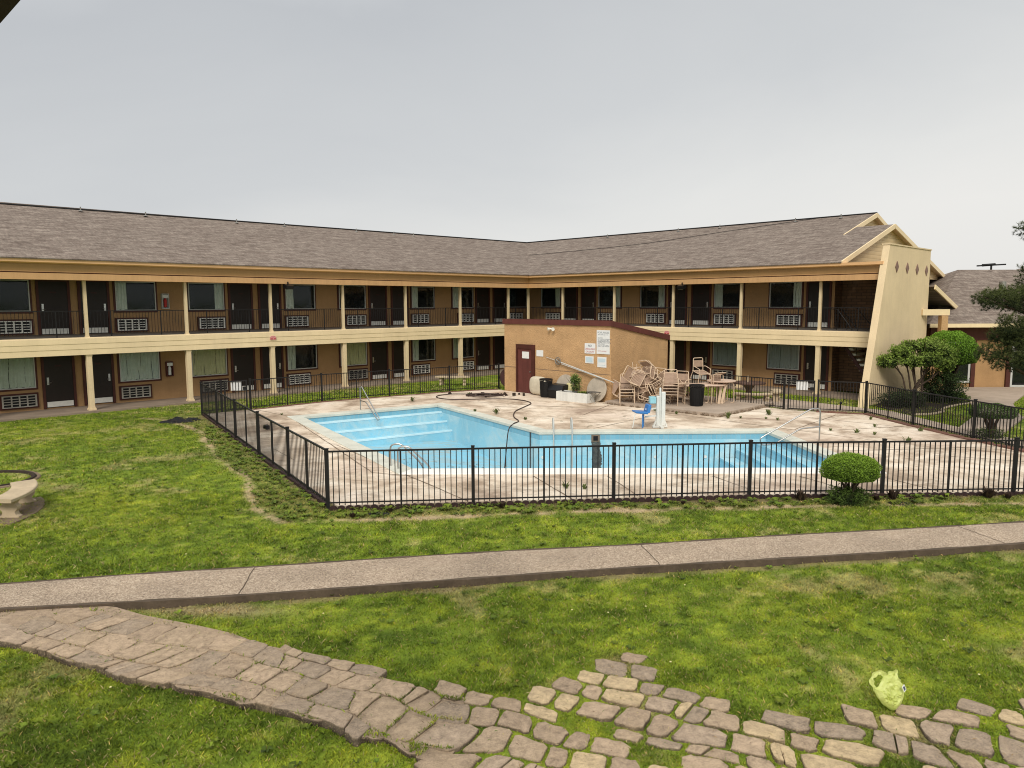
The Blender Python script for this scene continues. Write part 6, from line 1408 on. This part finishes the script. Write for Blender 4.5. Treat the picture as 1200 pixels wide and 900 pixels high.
# white access panel leaning behind the gate
m=MB(); T=Matrix.Translation((13.35,27.75,.0))@Matrix.Rotation(R(-45),4,'Z')@Matrix.Rotation(R(-8),4,'X')
for k in range(2): m.box(-.21+k*.21,-.21+k*.21+.195,0,.03,0,.95,T)
m.box(-.19,.18,.031,.05,.2,.28,T); m.box(-.19,.18,.031,.05,.7,.78,T)
tag(m.build('picket_board',M['cream']),'cream board panel leaning beside the fin wall base','board')
# small path light
m=MB(); m.lathe([(.02,0),(.02,.22),(.05,.24),(.05,.30),(.01,.33)],10,Matrix.Translation((12.1,26.9,.05))); tag(m.build('path_light',M['black'],None,None,True),'small black path light outside the right gate','path light')
# ------------------------------------------------------------------ lime carrier bag
bx,by=3.68,6.83; t=thing('plastic_bag','crumpled lime green plastic carrier bag on the stone path edge','bag',(bx,by,0))
KB=.00103; ob=lambda x,y:((x-540)*KB,(705-y)*KB)
outl=[ob(*q) for q in ((640,428),(680,470),(688,520),(684,565),(652,630),(610,672),(560,705),(500,664),(440,604),(402,545),(385,492),(430,480),(470,420),(492,375),(530,378),(580,395),(605,430))]
cx_,cz_=ob(548,545); pol=sorted([(math.atan2(z-cz_,x-cx_),math.hypot(x-cx_,z-cz_)) for x,z in outl]); pa=np.array([p[0] for p in pol]);pr=np.array([p[1] for p in pol])
def rad(a): return float(np.interp(a,np.concatenate([pa-2*PI,pa,pa+2*PI]),np.concatenate([pr,pr,pr])))
bv=[];bf=[]; NR,NA=16,56
for sg in (-1,1):
    b0=len(bv)
    for i in range(NR+1):
        q=i/NR
        for j in range(NA):
            a=-PI+2*PI*j/NA; rr=rad(a)*q; x=cx_+rr*math.cos(a);zq=cz_+rr*math.sin(a)
            cr=abs(float(fbm(x*30,zq*22+sg,.55,4,21))-.5)*2; y=sg*(.075*(1-q**2.4)**.6*(.75+.3*math.cos(a+1.9)))*(1-.6*cr)+sg*.030*(abs(float(fbm(x*60,zq*50+sg*3,.6,3,44))-.5)*3-.5)*(1-q**6)
            bv.append((x,y,zq))
    for i in range(NR):
        for j in range(NA): bf.append((b0+i*NA+j,b0+i*NA+(j+1)%NA,b0+(i+1)*NA+(j+1)%NA,b0+(i+1)*NA+j))
TB=Matrix.Translation((bx+.02,by,.02))@Matrix.Rotation(R(6),4,'Z')@Matrix.Rotation(R(-12),4,'X')
m=MB(); m.add(bv,bf); m.build('bag_body',M['bag'],t,TB,True)
def strip(pts,w,Mx,name):
    m=MB(); P=spline([(*ob(p[0],p[1]),0) for p in pts],6); P=[Vector((p.x,0,p.y)) for p in P]; n_=len(P)
    for i,p in enumerate(P):
        d_=(P[min(i+1,n_-1)]-P[max(i-1,0)]).normalized(); s_=Vector((d_.z,0,-d_.x)); ww=w*(1+.22*math.sin(i*.8)); y=.010*math.sin(i*.7); m.v+=[tuple(p-s_*ww+Vector((0,y,0))),tuple(p+Vector((0,.014,0))),tuple(p+s_*ww+Vector((0,-y,0)))]
    for i in range(n_-1):
        for q in (0,1): m.f.append((3*i+q,3*i+q+1,3*i+q+4,3*i+q+3))
    return m.build(name,M['bag'],t,Mx,True)
strip([(420,520),(385,470),(368,410),(395,370),(440,345),(482,350),(500,385),(480,430)],.021,TB,'handle')
strip([(505,410),(530,385),(575,362),(620,352),(612,385),(585,420)],.024,TB,'handle')
strip([(545,415),(575,385),(610,400),(640,440),(655,470)],.022,TB,'handle')
T3=TB@Matrix.Translation((*((635-540)*KB,),-.088,(705-475)*KB))@Matrix.Rotation(R(25),4,'Z')@Matrix.Rotation(R(-30),4,'Y')
m=MB(); m.box(-.022,.022,-.002,0,-.032,.032); m.build('printed_label',M['paper'],t,T3)
m=MB(); m.box(-.012,.012,-.004,-.0021,-.020,.020); m.build('printed_mark',M['ink'],t,T3)

# ------------------------------------------------------------------ sky, sun, camera
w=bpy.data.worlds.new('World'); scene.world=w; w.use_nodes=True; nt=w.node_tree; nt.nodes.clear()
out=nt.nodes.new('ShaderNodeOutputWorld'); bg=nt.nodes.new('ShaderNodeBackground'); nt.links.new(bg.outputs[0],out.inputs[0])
SUN_EL=R(42);SUN_AZ=R(186)   # compass style: direction the sun stands in, from +Y clockwise
sky=nt.nodes.new('ShaderNodeTexSky'); sky.sky_type='NISHITA'; sky.sun_disc=False; sky.sun_elevation=SUN_EL; sky.sun_rotation=SUN_AZ; sky.air_density=1.0; sky.dust_density=4.0
tc=nt.nodes.new('ShaderNodeTexCoord'); sx=nt.nodes.new('ShaderNodeSeparateXYZ'); nt.links.new(tc.outputs['Generated'],sx.inputs[0])
hs_=nt.nodes.new('ShaderNodeHueSaturation'); hs_.inputs['Saturation'].default_value=.12; nt.links.new(sky.outputs[0],hs_.inputs['Color'])
# overcast dome: pale near the horizon, greyer at middle heights, bright overhead; slightly brighter toward the right
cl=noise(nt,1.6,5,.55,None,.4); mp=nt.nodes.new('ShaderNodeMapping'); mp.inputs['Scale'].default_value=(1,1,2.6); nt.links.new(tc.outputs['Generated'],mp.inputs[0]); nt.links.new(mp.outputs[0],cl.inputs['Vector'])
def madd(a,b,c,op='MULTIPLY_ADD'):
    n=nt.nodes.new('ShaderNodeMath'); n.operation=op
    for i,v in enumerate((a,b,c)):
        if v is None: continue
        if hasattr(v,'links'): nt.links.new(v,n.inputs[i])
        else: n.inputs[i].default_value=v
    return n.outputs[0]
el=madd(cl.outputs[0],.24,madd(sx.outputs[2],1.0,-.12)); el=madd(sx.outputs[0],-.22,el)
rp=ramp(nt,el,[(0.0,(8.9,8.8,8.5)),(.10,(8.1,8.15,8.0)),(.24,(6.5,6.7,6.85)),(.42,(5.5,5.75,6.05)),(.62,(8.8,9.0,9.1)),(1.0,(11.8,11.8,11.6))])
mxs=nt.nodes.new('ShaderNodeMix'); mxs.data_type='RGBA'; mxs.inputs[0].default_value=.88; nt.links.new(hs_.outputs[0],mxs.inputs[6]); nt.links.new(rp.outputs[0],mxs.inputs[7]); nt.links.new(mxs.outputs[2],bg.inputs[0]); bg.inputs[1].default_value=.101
sl=bpy.data.lights.new('Sun','SUN'); sl.energy=2.5; sl.angle=R(20); sl.color=(1.0,.93,.82); so=bpy.data.objects.new('sun',sl); COL.objects.link(so)
sd=Vector((math.sin(SUN_AZ)*math.cos(SUN_EL),math.cos(SUN_AZ)*math.cos(SUN_EL),math.sin(SUN_EL))); so.rotation_euler=sd.to_track_quat('Z','Y').to_euler(); so.location=(0,0,30)
cam=bpy.data.cameras.new('camera'); co=bpy.data.objects.new('camera',cam); COL.objects.link(co); cam.sensor_fit='HORIZONTAL'; cam.sensor_width=36; cam.lens=36*864.0668/1200; cam.clip_start=.1; cam.clip_end=6000
pi_,ro=R(6.2199),R(.1978); fw=Vector((0,math.cos(pi_),-math.sin(pi_)));up=Vector((0,math.sin(pi_),math.cos(pi_)));ri=Vector((1,0,0))
r2=ri*math.cos(ro)-up*math.sin(ro);u2=ri*math.sin(ro)+up*math.cos(ro)
co.matrix_world=Matrix(((r2.x,u2.x,-fw.x,0),(r2.y,u2.y,-fw.y,0),(r2.z,u2.z,-fw.z,4.0),(0,0,0,1)))
scene.camera=co
scene.view_settings.view_transform='Standard'; scene.view_settings.look='None'; scene.view_settings.exposure=0; scene.view_settings.gamma=1
scene.render.engine='CYCLES'; scene.render.resolution_x=1024; scene.render.resolution_y=768
scene.cycles.pixel_filter_type='BLACKMAN_HARRIS'; scene.cycles.filter_width=1.05; scene.cycles.max_bounces=6; scene.cycles.transparent_max_bounces=12
